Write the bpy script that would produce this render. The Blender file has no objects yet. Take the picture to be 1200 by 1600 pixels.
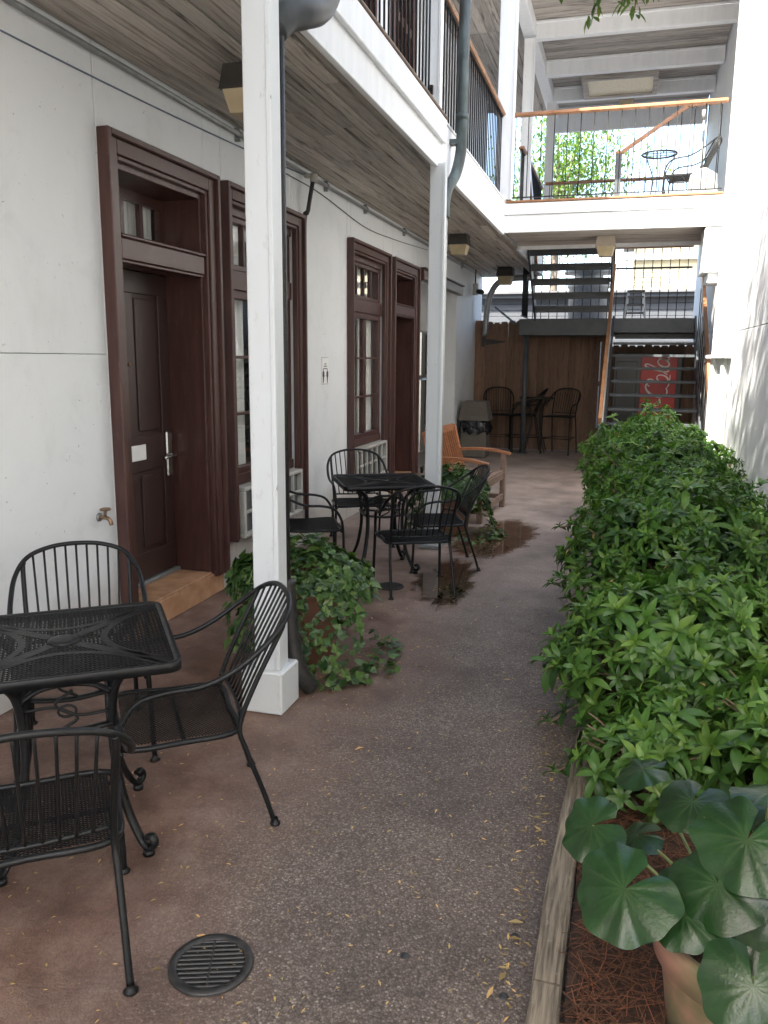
import bpy, math, random
import numpy as np
from mathutils import Vector, Matrix
random.seed(7); rng = np.random.default_rng(7)
R_ = math.radians
scn = bpy.context.scene
COL = scn.collection

# ------------------------------------------------------------------ camera
cd = bpy.data.cameras.new('camera'); cam = bpy.data.objects.new('camera', cd); COL.objects.link(cam)
cd.sensor_fit = 'HORIZONTAL'; cd.sensor_width = 36.0; cd.lens = 36.0 * 1277 / 1200
cd.clip_start = 0.05; cd.clip_end = 500
pit, rol, yaw = math.atan(240/1277), R_(.48), math.atan2(374, 1299)
f0 = Vector((-math.sin(yaw), math.cos(yaw), 0)); rt = Vector((math.cos(yaw), math.sin(yaw), 0)); up = Vector((0, 0, 1))
fw = f0*math.cos(pit) - up*math.sin(pit); uc = up*math.cos(pit) + f0*math.sin(pit)
rr = rt*math.cos(rol) + uc*math.sin(rol); uu = -rt*math.sin(rol) + uc*math.cos(rol)
m3 = Matrix((rr, uu, -fw)).transposed()
cam.matrix_world = Matrix.Translation((0, 0, 1.67)) @ m3.to_4x4()
scn.camera = cam
# ------------------------------------------------------------------ light
SUN_DIR = Vector((.39, .75, -1.0)).normalized()          # travel direction of the sunlight
el = math.asin(-SUN_DIR.z); az = math.atan2(-SUN_DIR.x, -SUN_DIR.y)
w = bpy.data.worlds.new('World'); scn.world = w; w.use_nodes = True
nt = w.node_tree; nt.nodes.clear()
sk = nt.nodes.new('ShaderNodeTexSky'); sk.sky_type = 'NISHITA'; sk.sun_disc = False
sk.sun_elevation = el; sk.sun_rotation = az % (2*math.pi); sk.dust_density = 3.0; sk.air_density = 1.0; sk.ozone_density = .6
bg = nt.nodes.new('ShaderNodeBackground'); bg.inputs[1].default_value = .15
wo = nt.nodes.new('ShaderNodeOutputWorld'); nt.links.new(sk.outputs[0], bg.inputs[0]); nt.links.new(bg.outputs[0], wo.inputs[0])
sl = bpy.data.lights.new('sun', 'SUN'); so = bpy.data.objects.new('sun', sl); COL.objects.link(so)
sl.energy = 4.2; sl.angle = R_(.55); sl.color = (1, .94, .85)
so.rotation_euler = SUN_DIR.to_track_quat('-Z', 'Y').to_euler(); so.location = (0, -5, 20)
scn.view_settings.view_transform = 'Standard'; scn.view_settings.look = 'None'
scn.view_settings.exposure = 2.62; scn.view_settings.gamma = 1.0; scn.view_settings.use_curve_mapping = False
scn.cycles.max_bounces = 10; scn.cycles.diffuse_bounces = 6; scn.cycles.transparent_max_bounces = 16

# ------------------------------------------------------------------ materials
def ramp(n, stops):
    r = n.nodes.new('ShaderNodeValToRGB'); e = r.color_ramp.elements
    while len(e) < len(stops): e.new(.5)
    for i, (p, c) in enumerate(stops):
        e[i].position = p; e[i].color = (c[0], c[1], c[2], 1) if not isinstance(c, (int, float)) else (c, c, c, 1)
    return r
def newmat(name):
    m = bpy.data.materials.new(name); m.use_nodes = True; n = m.node_tree; n.nodes.clear()
    out = n.nodes.new('ShaderNodeOutputMaterial'); b = n.nodes.new('ShaderNodeBsdfPrincipled')
    n.links.new(b.outputs[0], out.inputs[0]); return m, n, b, out
def vec(n, stretch=(1, 1, 1), rand=False):
    g = n.nodes.new('ShaderNodeNewGeometry'); mp = n.nodes.new('ShaderNodeMapping'); mp.inputs['Scale'].default_value = stretch
    if rand:
        oi = n.nodes.new('ShaderNodeObjectInfo'); a = n.nodes.new('ShaderNodeVectorMath'); a.operation = 'MULTIPLY_ADD'
        a.inputs[1].default_value = (37, 23, 51); n.links.new(oi.outputs['Random'], a.inputs[0]); n.links.new(g.outputs['Position'], a.inputs[2])
        n.links.new(a.outputs[0], mp.inputs[0])
    else: n.links.new(g.outputs['Position'], mp.inputs[0])
    return mp.outputs[0]
def noise(n, v, scale, detail=4, rough=.55, dist=0):
    t = n.nodes.new('ShaderNodeTexNoise'); t.inputs['Scale'].default_value = scale; t.inputs['Detail'].default_value = detail
    t.inputs['Roughness'].default_value = rough; t.inputs['Distortion'].default_value = dist
    if v is not None: n.links.new(v, t.inputs['Vector'])
    return t.outputs['Fac']
def mixc(n, fac, a, b, mode='MIX'):
    x = n.nodes.new('ShaderNodeMix'); x.data_type = 'RGBA'; x.blend_type = mode
    def s(i, q):
        if hasattr(q, 'links'): n.links.new(q, x.inputs[i])
        elif isinstance(q, (int, float)): x.inputs[i].default_value = q if i == 0 else (q, q, q, 1)
        else: x.inputs[i].default_value = (*q, 1)
    s(0, fac); s(6, a); s(7, b); return x.outputs[2]
def bump(n, b, h, strength=.3, dist=.01):
    u = n.nodes.new('ShaderNodeBump'); u.inputs['Strength'].default_value = strength; u.inputs['Distance'].default_value = dist
    n.links.new(h, u.inputs['Height']); n.links.new(u.outputs[0], b.inputs['Normal'])
def pmat(name, c1, c2, scale=6, rough=.6, stretch=(1, 1, 1), lo=.3, hi=.7, bmp=.15, bd=.004, metal=0, detail=5, rand=False, objvar=0, r2=None, spec=.5):
    m, n, b, out = newmat(name); v = vec(n, stretch, rand); f = noise(n, v, scale, detail)
    r = ramp(n, [(lo, c1), (hi, c2)]); n.links.new(f, r.inputs[0]); col = r.outputs[0]
    if objvar:
        oi = n.nodes.new('ShaderNodeObjectInfo'); q = ramp(n, [(0, 1-objvar), (1, 1+objvar)]); n.links.new(oi.outputs['Random'], q.inputs[0])
        col = mixc(n, 1.0, col, q.outputs[0], 'MULTIPLY')
    n.links.new(col, b.inputs['Base Color']); b.inputs['Metallic'].default_value = metal; b.inputs['Specular IOR Level'].default_value = spec
    if r2 is None: b.inputs['Roughness'].default_value = rough
    else:
        q = ramp(n, [(.3, rough), (.7, r2)]); n.links.new(f, q.inputs[0]); n.links.new(q.outputs[0], b.inputs['Roughness'])
    if bmp: bump(n, b, f, bmp, bd)
    return m
M = {}
# painted stucco wall: faint mottling, grime near the bottom by noise
def wallmat(name, c, dirt, seed):
    m, n, b, out = newmat(name); v = vec(n)
    f1 = noise(n, v, .9+seed, 5); f2 = noise(n, v, 160, 3, .6); f3 = noise(n, vec(n, (1.6, 1.6, .8)), 1.6, 7, .65)
    col = mixc(n, f1, tuple(x*.93 for x in c), c)
    d = ramp(n, [(.55, 0.0), (.9, .28)]); n.links.new(f3, d.inputs[0]); col = mixc(n, d.outputs[0], col, dirt)
    g = n.nodes.new('ShaderNodeNewGeometry'); s = n.nodes.new('ShaderNodeSeparateXYZ'); n.links.new(g.outputs['Position'], s.inputs[0])
    a = n.nodes.new('ShaderNodeMath'); a.operation = 'MULTIPLY_ADD'; n.links.new(f3, a.inputs[0]); a.inputs[1].default_value = -.5; n.links.new(s.outputs[2], a.inputs[2])
    q = ramp(n, [(0.0, .75), (.22, 0.0)]); n.links.new(a.outputs[0], q.inputs[0]); col = mixc(n, q.outputs[0], col, dirt)
    f4 = noise(n, v, 3.2, 8, .72, .8); pq = ramp(n, [(.36, .95), (.47, 1.0), (.62, 1.015)]); n.links.new(f4, pq.inputs[0]); col = mixc(n, 1.0, col, pq.outputs[0], 'MULTIPLY')
    f5 = noise(n, vec(n, (3, 3, .35)), 5, 7, .7); dq = ramp(n, [(.66, 0.0), (.84, .25)]); n.links.new(f5, dq.inputs[0]); col = mixc(n, dq.outputs[0], col, dirt)
    sp = noise(n, v, 38, 2, .5); sq = ramp(n, [(.735, 0.0), (.76, .6)]); n.links.new(sp, sq.inputs[0]); col = mixc(n, sq.outputs[0], col, tuple(q*.55 for q in dirt))
    n.links.new(col, b.inputs['Base Color']); b.inputs['Roughness'].default_value = .62
    hb = n.nodes.new('ShaderNodeMath'); hb.operation = 'MULTIPLY_ADD'; n.links.new(f4, hb.inputs[0]); hb.inputs[1].default_value = 2.5; n.links.new(f2, hb.inputs[2]); bump(n, b, hb.outputs[0], .32, .003); return m
M['wall'] = wallmat('white stucco', (.74, .76, .77), (.42, .38, .33), 0)
M['wall2'] = wallmat('white wall', (.80, .81, .81), (.55, .53, .50), .3)
M['trim'] = pmat('white painted wood', (.76, .775, .785), (.84, .85, .855), 3, .45, (4, 4, .6), bmp=.08)
# post: white paint with small chips of bare wood
m, n, b, out = newmat('chipped white paint'); v = vec(n, (5, 5, 1.6)); f = noise(n, v, 4, 8, .7)
g = ramp(n, [(.665, (.66, .685, .70)), (.69, (.16, .15, .14))]); n.links.new(f, g.inputs[0])
f2 = noise(n, vec(n, (2, 2, .3)), 2, 4); col = mixc(n, f2, g.outputs[0], mixc(n, 1.0, g.outputs[0], (.86, .86, .85), 'MULTIPLY'))
n.links.new(col, b.inputs['Base Color']); b.inputs['Roughness'].default_value = .42; bump(n, b, g.outputs[0], .3, .002); M['post'] = m
M['mahogany'] = pmat('mahogany paint', (.046, .019, .0155), (.080, .034, .0275), 5, .32, (7, 7, .7), bmp=.12, r2=.45)
M['leafdoor'] = pmat('dark door wood', (.030, .015, .013), (.052, .026, .022), 5, .34, (9, 9, .7), bmp=.1, r2=.46)
M['iron'] = pmat('black wrought iron', (.004, .0045, .005), (.009, .0095, .010), 60, .36, bmp=.15, bd=.001, r2=.52, spec=.32)
M['ironold'] = pmat('weathered black iron', (.012, .012, .012), (.034, .031, .028), 45, .5, bmp=.2, bd=.001)
M['steel'] = pmat('dark grey steel', (.045, .052, .058), (.075, .082, .088), 8, .45, bmp=.1)
M['stainless'] = pmat('stainless steel', (.42, .42, .41), (.52, .52, .50), 5, .28, (30, 30, .4), bmp=.03, metal=.9)
M['chrome'] = pmat('satin nickel', (.5, .5, .49), (.62, .62, .60), 20, .25, metal=1, bmp=0)
M['galv'] = pmat('galvanised pipe', (.22, .23, .23), (.33, .34, .34), 12, .4, bmp=.05, metal=.5)
M['copper'] = pmat('aged copper downpipe', (.040, .045, .045), (.095, .128, .124), 3.5, .5, (3, 3, .9), lo=.42, hi=.68, bmp=.2, metal=.35, detail=8)
M['darkpipe'] = pmat('dark lead pipe', (.035, .036, .040), (.075, .080, .084), 7, .42, bmp=.2)
M['black'] = pmat('black rubber', (.012, .012, .013), (.03, .03, .03), 20, .5)
M['bag'] = pmat('black bin liner', (.012, .012, .014), (.02, .02, .022), 9, .18, bmp=.9, bd=.03)
M['terra'] = pmat('terracotta', (.22, .105, .066), (.36, .19, .13), 3, .75, bmp=.2, detail=8)
M['terra2'] = pmat('mossy terracotta', (.075, .090, .035), (.30, .150, .105), 2.6, .75, lo=.46, hi=.62, bmp=.2, detail=8)
M['tile'] = pmat('terracotta tile', (.34, .17, .085), (.48, .28, .16), 9, .5, lo=.35, hi=.65, bmp=.15, detail=8, objvar=.12)
M['plasticw'] = pmat('aged white plastic', (.36, .35, .315), (.47, .455, .415), 4, .5, bmp=.03)
M['greymesh'] = pmat('grey coil', (.10, .105, .105), (.17, .175, .175), 90, .6, (1, 1, .3), bmp=.3)
M['paper'] = pmat('paper', (.76, .76, .75), (.80, .80, .79), 5, .6, bmp=0)
M['ink'] = pmat('print ink', (.02, .02, .02), (.03, .03, .03), 5, .6, bmp=0)
M['inkred'] = pmat('red print', (.5, .25, .25), (.55, .3, .3), 5, .6, bmp=0)
M['inkgrey'] = pmat('grey print', (.2, .2, .2), (.25, .25, .25), 5, .6, bmp=0)
M['curtain'] = pmat('white curtain', (.74, .73, .70), (.84, .83, .80), 4, .85, (1, 14, .2), bmp=.1)
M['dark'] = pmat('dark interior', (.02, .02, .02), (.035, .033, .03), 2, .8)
M['soil'] = pmat('mulch soil', (.016, .009, .006), (.050, .025, .014), 25, .9, bmp=.8, bd=.02, detail=8)
M['kerb'] = pmat('weathered timber', (.060, .048, .034), (.22, .185, .14), 7, .85, (14, .8, 14), lo=.32, hi=.62, bmp=.8, bd=.01, detail=8)
M['railwood'] = pmat('varnished rail wood', (.24, .112, .052), (.36, .185, .095), 5, .35, (1.5, 1.5, 1.5), bmp=.08)
M['bench'] = pmat('oiled bench wood', (.23, .085, .035), (.40, .165, .07), 6, .42, (6, 6, 6), bmp=.1, objvar=.15)
M['benchgrey'] = pmat('weathered bench wood', (.13, .085, .06), (.22, .15, .11), 6, .6, (6, 1.2, 6), bmp=.15, objvar=.15)
M['board'] = None
def wear(name, thr, c, amt):
    m = M[name]; n = m.node_tree; b = next(q for q in n.nodes if q.type == 'BSDF_PRINCIPLED'); src = b.inputs['Base Color'].links[0].from_socket
    f = noise(n, vec(n, (3, 3, 1.2)), 9, 9, .74); q = ramp(n, [(thr, 0.), (thr+.05, amt)]); n.links.new(f, q.inputs[0]); n.links.new(mixc(n, q.outputs[0], src, c), b.inputs['Base Color'])
wear('mahogany', .60, (.13, .085, .07), .45); wear('leafdoor', .62, (.10, .07, .06), .4); wear('trim', .62, (.42, .40, .37), .45); wear('post', .60, (.45, .43, .40), .35); wear('iron', .66, (.05, .03, .02), .5); wear('kerb', .6, (.30, .27, .22), .4)
def woodboard(name, base, pale, dark, st, dlo, dhi, gap=.2, rough=.85, objvar=.16):
    m, n, b, out = newmat(name); v = vec(n, st, True)
    f1 = noise(n, v, 3.0, 8, .68, .6); f2 = noise(n, v, 14, 6, .7); f3 = noise(n, v, .8, 4)
    c = ramp(n, [(.32, pale), (.62, base)]); n.links.new(f2, c.inputs[0])
    d = ramp(n, [(dlo, 0.0), (dhi, 1.0)]); n.links.new(f1, d.inputs[0]); col = mixc(n, d.outputs[0], c.outputs[0], dark)
    e = ramp(n, [(.3, .82), (.7, 1.15)]); n.links.new(f3, e.inputs[0]); col = mixc(n, 1.0, col, e.outputs[0], 'MULTIPLY')
    oi = n.nodes.new('ShaderNodeObjectInfo'); q = ramp(n, [(0, 1-objvar), (1, 1+objvar)]); n.links.new(oi.outputs['Random'], q.inputs[0])
    col = mixc(n, 1.0, col, q.outputs[0], 'MULTIPLY')
    n.links.new(col, b.inputs['Base Color']); b.inputs['Roughness'].default_value = rough; bump(n, b, f1, .5, .006); return m
M['soffit'] = woodboard('weathered soffit board', (.38, .345, .305), (.54, .495, .445), (.090, .076, .066), (8, .32, 8), .52, .66, objvar=.20)
M['soffitx'] = woodboard('weathered bridge board', (.38, .345, .31), (.52, .48, .43), (.13, .11, .098), (.55, 8, 8), .50, .68)
M['fence'] = woodboard('cedar picket', (.15, .086, .056), (.22, .138, .092), (.068, .038, .025), (9, 9, .7), .52, .72, objvar=.22)
# courtyard paving: exposed aggregate down the middle, smoother stained concrete beside the wall
m, n, b, out = newmat('courtyard paving'); v = vec(n)
vo = n.nodes.new('ShaderNodeTexVoronoi'); vo.inputs['Scale'].default_value = 150; n.links.new(v, vo.inputs['Vector'])
hs = n.nodes.new('ShaderNodeSeparateColor'); n.links.new(vo.outputs['Color'], hs.inputs[0])
st = ramp(n, [(0, (.086, .064, .053)), (.45, (.128, .098, .082)), (.75, (.172, .135, .114)), (.95, (.225, .183, .157)), (1, (.34, .295, .25))]); n.links.new(hs.outputs[0], st.inputs[0])
dd = ramp(n, [(.25, 1.0), (.62, .60)]); n.links.new(vo.outputs['Distance'], dd.inputs[0])
agg = mixc(n, 1.0, st.outputs[0], dd.outputs[0], 'MULTIPLY')
fA = noise(n, v, 1.1, 6, .6); fB = noise(n, v, 5, 8, .7); fC = noise(n, v, 60, 4, .7)
rd = ramp(n, [(.28, (.085, .046, .033)), (.45, (.165, .092, .066)), (.58, (.215, .135, .102)), (.75, (.31, .225, .185))]); n.links.new(fB, rd.inputs[0])
rc = ramp(n, [(.35, .80), (.7, 1.12)]); n.links.new(fC, rc.inputs[0]); red = mixc(n, 1.0, rd.outputs[0], rc.outputs[0], 'MULTIPLY')
sx = n.nodes.new('ShaderNodeSeparateXYZ'); n.links.new(v, sx.inputs[0])
ma = n.nodes.new('ShaderNodeMath'); ma.operation = 'MULTIPLY_ADD'; n.links.new(fA, ma.inputs[0]); ma.inputs[1].default_value = 1.3; n.links.new(sx.outputs[0], ma.inputs[2])
mk = ramp(n, [(0, 0.0), (1, 1.0)]); mr = n.nodes.new('ShaderNodeMapRange'); mr.inputs[1].default_value = -.85; mr.inputs[2].default_value = -.15
n.links.new(ma.outputs[0], mr.inputs[0]); n.links.new(mr.outputs[0], mk.inputs[0])
col = mixc(n, mk.outputs[0], red, agg)
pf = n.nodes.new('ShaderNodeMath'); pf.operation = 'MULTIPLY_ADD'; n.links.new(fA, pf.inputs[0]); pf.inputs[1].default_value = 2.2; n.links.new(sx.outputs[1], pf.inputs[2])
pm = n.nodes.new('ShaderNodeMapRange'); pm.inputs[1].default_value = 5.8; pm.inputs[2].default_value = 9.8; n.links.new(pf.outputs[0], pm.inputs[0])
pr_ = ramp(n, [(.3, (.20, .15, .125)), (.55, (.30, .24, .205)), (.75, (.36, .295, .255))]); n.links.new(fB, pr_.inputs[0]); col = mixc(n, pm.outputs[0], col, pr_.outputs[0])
bl = ramp(n, [(.34, .66), (.50, 1.0), (.66, 1.22)]); n.links.new(fA, bl.inputs[0]); col = mixc(n, 1.0, col, bl.outputs[0], 'MULTIPLY')
b2 = ramp(n, [(.34, .62), (.46, 1.0)]); n.links.new(noise(n, v, 2.6, 6, .65), b2.inputs[0]); col = mixc(n, .6, col, mixc(n, 1.0, col, b2.outputs[0], 'MULTIPLY'))
n.links.new(col, b.inputs['Base Color']); rg = ramp(n, [(.3, .55), (.7, .85)]); n.links.new(fB, rg.inputs[0]); n.links.new(rg.outputs[0], b.inputs['Roughness'])
hh = n.nodes.new('ShaderNodeMath'); hh.operation = 'MULTIPLY_ADD'; n.links.new(vo.outputs['Distance'], hh.inputs[0]); hh.inputs[1].default_value = -.6; n.links.new(fC, hh.inputs[2])
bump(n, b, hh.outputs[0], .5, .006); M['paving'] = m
M['ground'] = pmat('far ground', (.10, .09, .08), (.14, .13, .115), 2, .9)
# wet patch: thin clear water film over the paving
m, n, b, out = newmat('wet film'); b.inputs['Base Color'].default_value = (.030, .018, .010, 1); b.inputs['Roughness'].default_value = .04
tr = n.nodes.new('ShaderNodeBsdfTransparent'); tr.inputs[0].default_value = (.60, .52, .45, 1); mx = n.nodes.new('ShaderNodeMixShader')
gl = n.nodes.new('ShaderNodeBsdfGlossy'); gl.inputs[0].default_value = (1, 1, 1, 1); gl.inputs['Roughness'].default_value = .05
fr = n.nodes.new('ShaderNodeFresnel'); fr.inputs[0].default_value = 1.33
n.links.new(fr.outputs[0], mx.inputs[0]); n.links.new(tr.outputs[0], mx.inputs[1]); n.links.new(gl.outputs[0], mx.inputs[2]); at = n.nodes.new('ShaderNodeAttribute'); at.attribute_name = 'tone'; nf = noise(n, vec(n), 9, 5, .6); ad = n.nodes.new('ShaderNodeMath'); ad.operation = 'MULTIPLY_ADD'; n.links.new(nf, ad.inputs[0]); ad.inputs[1].default_value = 1.1; ad.inputs[2].default_value = -.55
a2 = n.nodes.new('ShaderNodeMath'); a2.operation = 'ADD'; n.links.new(at.outputs['Fac'], a2.inputs[0]); n.links.new(ad.outputs[0], a2.inputs[1]); wr = ramp(n, [(.12, 0.), (.55, .85), (.8, 1.)]); n.links.new(a2.outputs[0], wr.inputs[0])
t2 = n.nodes.new('ShaderNodeBsdfTransparent'); m2 = n.nodes.new('ShaderNodeMixShader'); n.links.new(wr.outputs[0], m2.inputs[0]); n.links.new(t2.outputs[0], m2.inputs[1]); n.links.new(mx.outputs[0], m2.inputs[2]); n.links.new(m2.outputs[0], out.inputs[0]); M['water'] = m
# window glass
m, n, b, out = newmat('window glass'); tr = n.nodes.new('ShaderNodeBsdfTransparent'); tr.inputs[0].default_value = (.96, .97, .965, 1); mx = n.nodes.new('ShaderNodeMixShader')
gl = n.nodes.new('ShaderNodeBsdfGlossy'); gl.inputs['Roughness'].default_value = .01; fr = n.nodes.new('ShaderNodeFresnel'); gg = n.nodes.new('ShaderNodeNewGeometry'); gi = n.nodes.new('ShaderNodeMapRange'); gi.inputs[3].default_value = 1.45; gi.inputs[4].default_value = 1/1.45; n.links.new(gg.outputs['Backfacing'], gi.inputs[0]); n.links.new(gi.outputs[0], fr.inputs[0])
n.links.new(fr.outputs[0], mx.inputs[0]); n.links.new(tr.outputs[0], mx.inputs[1]); n.links.new(gl.outputs[0], mx.inputs[2]); n.links.new(mx.outputs[0], out.inputs[0]); M['glass'] = m
def leafmat(name, c1, c2, trans, rough=.42, vein=None):
    m, n, b, out = newmat(name); at = n.nodes.new('ShaderNodeAttribute'); at.attribute_name = 'tone'
    oi = n.nodes.new('ShaderNodeObjectInfo'); rr_ = ramp(n, [(0, c1), (.62, c2), (1, tuple(min(1, q*f_) for q, f_ in zip(c2, (1.75, 1.35, 1.3))))]); n.links.new(at.outputs['Fac'], rr_.inputs[0]); col = rr_.outputs[0]
    q = ramp(n, [(0, .80), (1, 1.2)]); n.links.new(oi.outputs['Random'], q.inputs[0]); col = mixc(n, 1.0, col, q.outputs[0], 'MULTIPLY')
    if vein:
        bf = noise(n, vec(n), 55, 5, .7); bq = ramp(n, [(.66, 0.), (.74, .8)]); n.links.new(bf, bq.inputs[0]); col = mixc(n, bq.outputs[0], col, (.10, .085, .03)); bf2 = noise(n, vec(n), 9, 4); bq2 = ramp(n, [(.35, .7), (.65, 1.25)]); n.links.new(bf2, bq2.inputs[0]); col = mixc(n, 1.0, col, bq2.outputs[0], 'MULTIPLY')
        bump(n, b, noise(n, vec(n), 130, 4, .6), .25, .004)
        a2 = n.nodes.new('ShaderNodeAttribute'); a2.attribute_name = 'vein'; col = mixc(n, a2.outputs['Fac'], col, vein)
    n.links.new(col, b.inputs['Base Color']); b.inputs['Roughness'].default_value = rough; b.inputs['Specular IOR Level'].default_value = .35
    t = n.nodes.new('ShaderNodeBsdfTranslucent'); c3 = mixc(n, 1.0, col, (1.3, 1.5, .55), 'MULTIPLY'); n.links.new(c3, t.inputs[0])
    mx = n.nodes.new('ShaderNodeMixShader'); mx.inputs[0].default_value = trans
    n.links.new(b.outputs[0], mx.inputs[1]); n.links.new(t.outputs[0], mx.inputs[2]); n.links.new(mx.outputs[0], out.inputs[0]); return m
M['shrub'] = leafmat('shrub leaf', (.017, .050, .011), (.062, .140, .025), .30, .40)
M['ivy'] = leafmat('ivy leaf', (.014, .042, .011), (.062, .122, .030), .22, .36)
M['bigleaf'] = leafmat('leopard plant leaf', (.004, .020, .006), (.012, .037, .009), .08, .28, (.030, .055, .019))
M['treeleaf'] = leafmat('tree leaf', (.04, .09, .02), (.10, .17, .04), .35)
M['stem'] = pmat('green stem', (.10, .14, .04), (.15, .18, .07), 8, .5)
M['twig'] = pmat('brown twig', (.08, .05, .03), (.16, .11, .07), 20, .8)
M['bark'] = pmat('tree bark', (.08, .065, .05), (.18, .15, .12), 8, .9, (4, 4, 1), bmp=.6, bd=.02)
M['straw'] = leafmat('pine straw', (.035, .015, .008), (.105, .050, .026), .05, .85)
M['deadleaf'] = leafmat('fallen leaf', (.20, .13, .05), (.38, .29, .13), .2, .6)
M['lampbox'] = pmat('bronze lamp housing', (.035, .032, .030), (.06, .055, .05), 10, .55)
M['lampbeige'] = pmat('beige lamp housing', (.36, .31, .25), (.44, .38, .31), 10, .6)
M['diffuser'] = pmat('yellowed diffuser', (.40, .32, .19), (.50, .41, .26), 9, .35, bmp=.1)
M['diffuser2'] = pmat('yellowed prismatic panel', (.66, .56, .36), (.82, .74, .56), 9, .4, (26, 1, 1), lo=.4, hi=.62, bmp=.3)
M['shadedsiding'] = pmat('grey siding darkened for shade', (.048, .054, .062), (.062, .069, .078), 3, .6)  # siding colour darkened to stand in for shade on the outbuilding
M['roofmetal'] = pmat('metal roof', (.08, .082, .085), (.12, .123, .126), 4, .5)
M['yellow'] = pmat('pale yellow siding', (.55, .48, .32), (.62, .55, .38), 3, .7)
M['vend'] = pmat('vending black', (.015, .015, .016), (.025, .025, .025), 6, .3)
M['red'] = pmat('red vending panel', (.40, .022, .020), (.48, .035, .030), 4, .35, bmp=0)
M['white'] = pmat('white lettering', (.72, .66, .62), (.78, .72, .68), 4, .5, bmp=0)
M['alu'] = pmat('ladder aluminium', (.42, .43, .42), (.52, .53, .52), 20, .4, metal=.5, bmp=0)
M['brass'] = pmat('old brass', (.16, .09, .05), (.30, .20, .13), 50, .4, metal=.8, bmp=.2, bd=.001)
M['cable'] = pmat('blue grey cable', (.10, .13, .20), (.14, .17, .25), 8, .5, bmp=0)
M['dustpan'] = pmat('grey plastic dustpan', (.16, .165, .165), (.21, .215, .215), 5, .5, bmp=0)
M['lid'] = pmat('aggregate bin lid', (.085, .075, .062), (.16, .14, .115), 120, .85, bmp=.5, detail=3)

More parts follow.
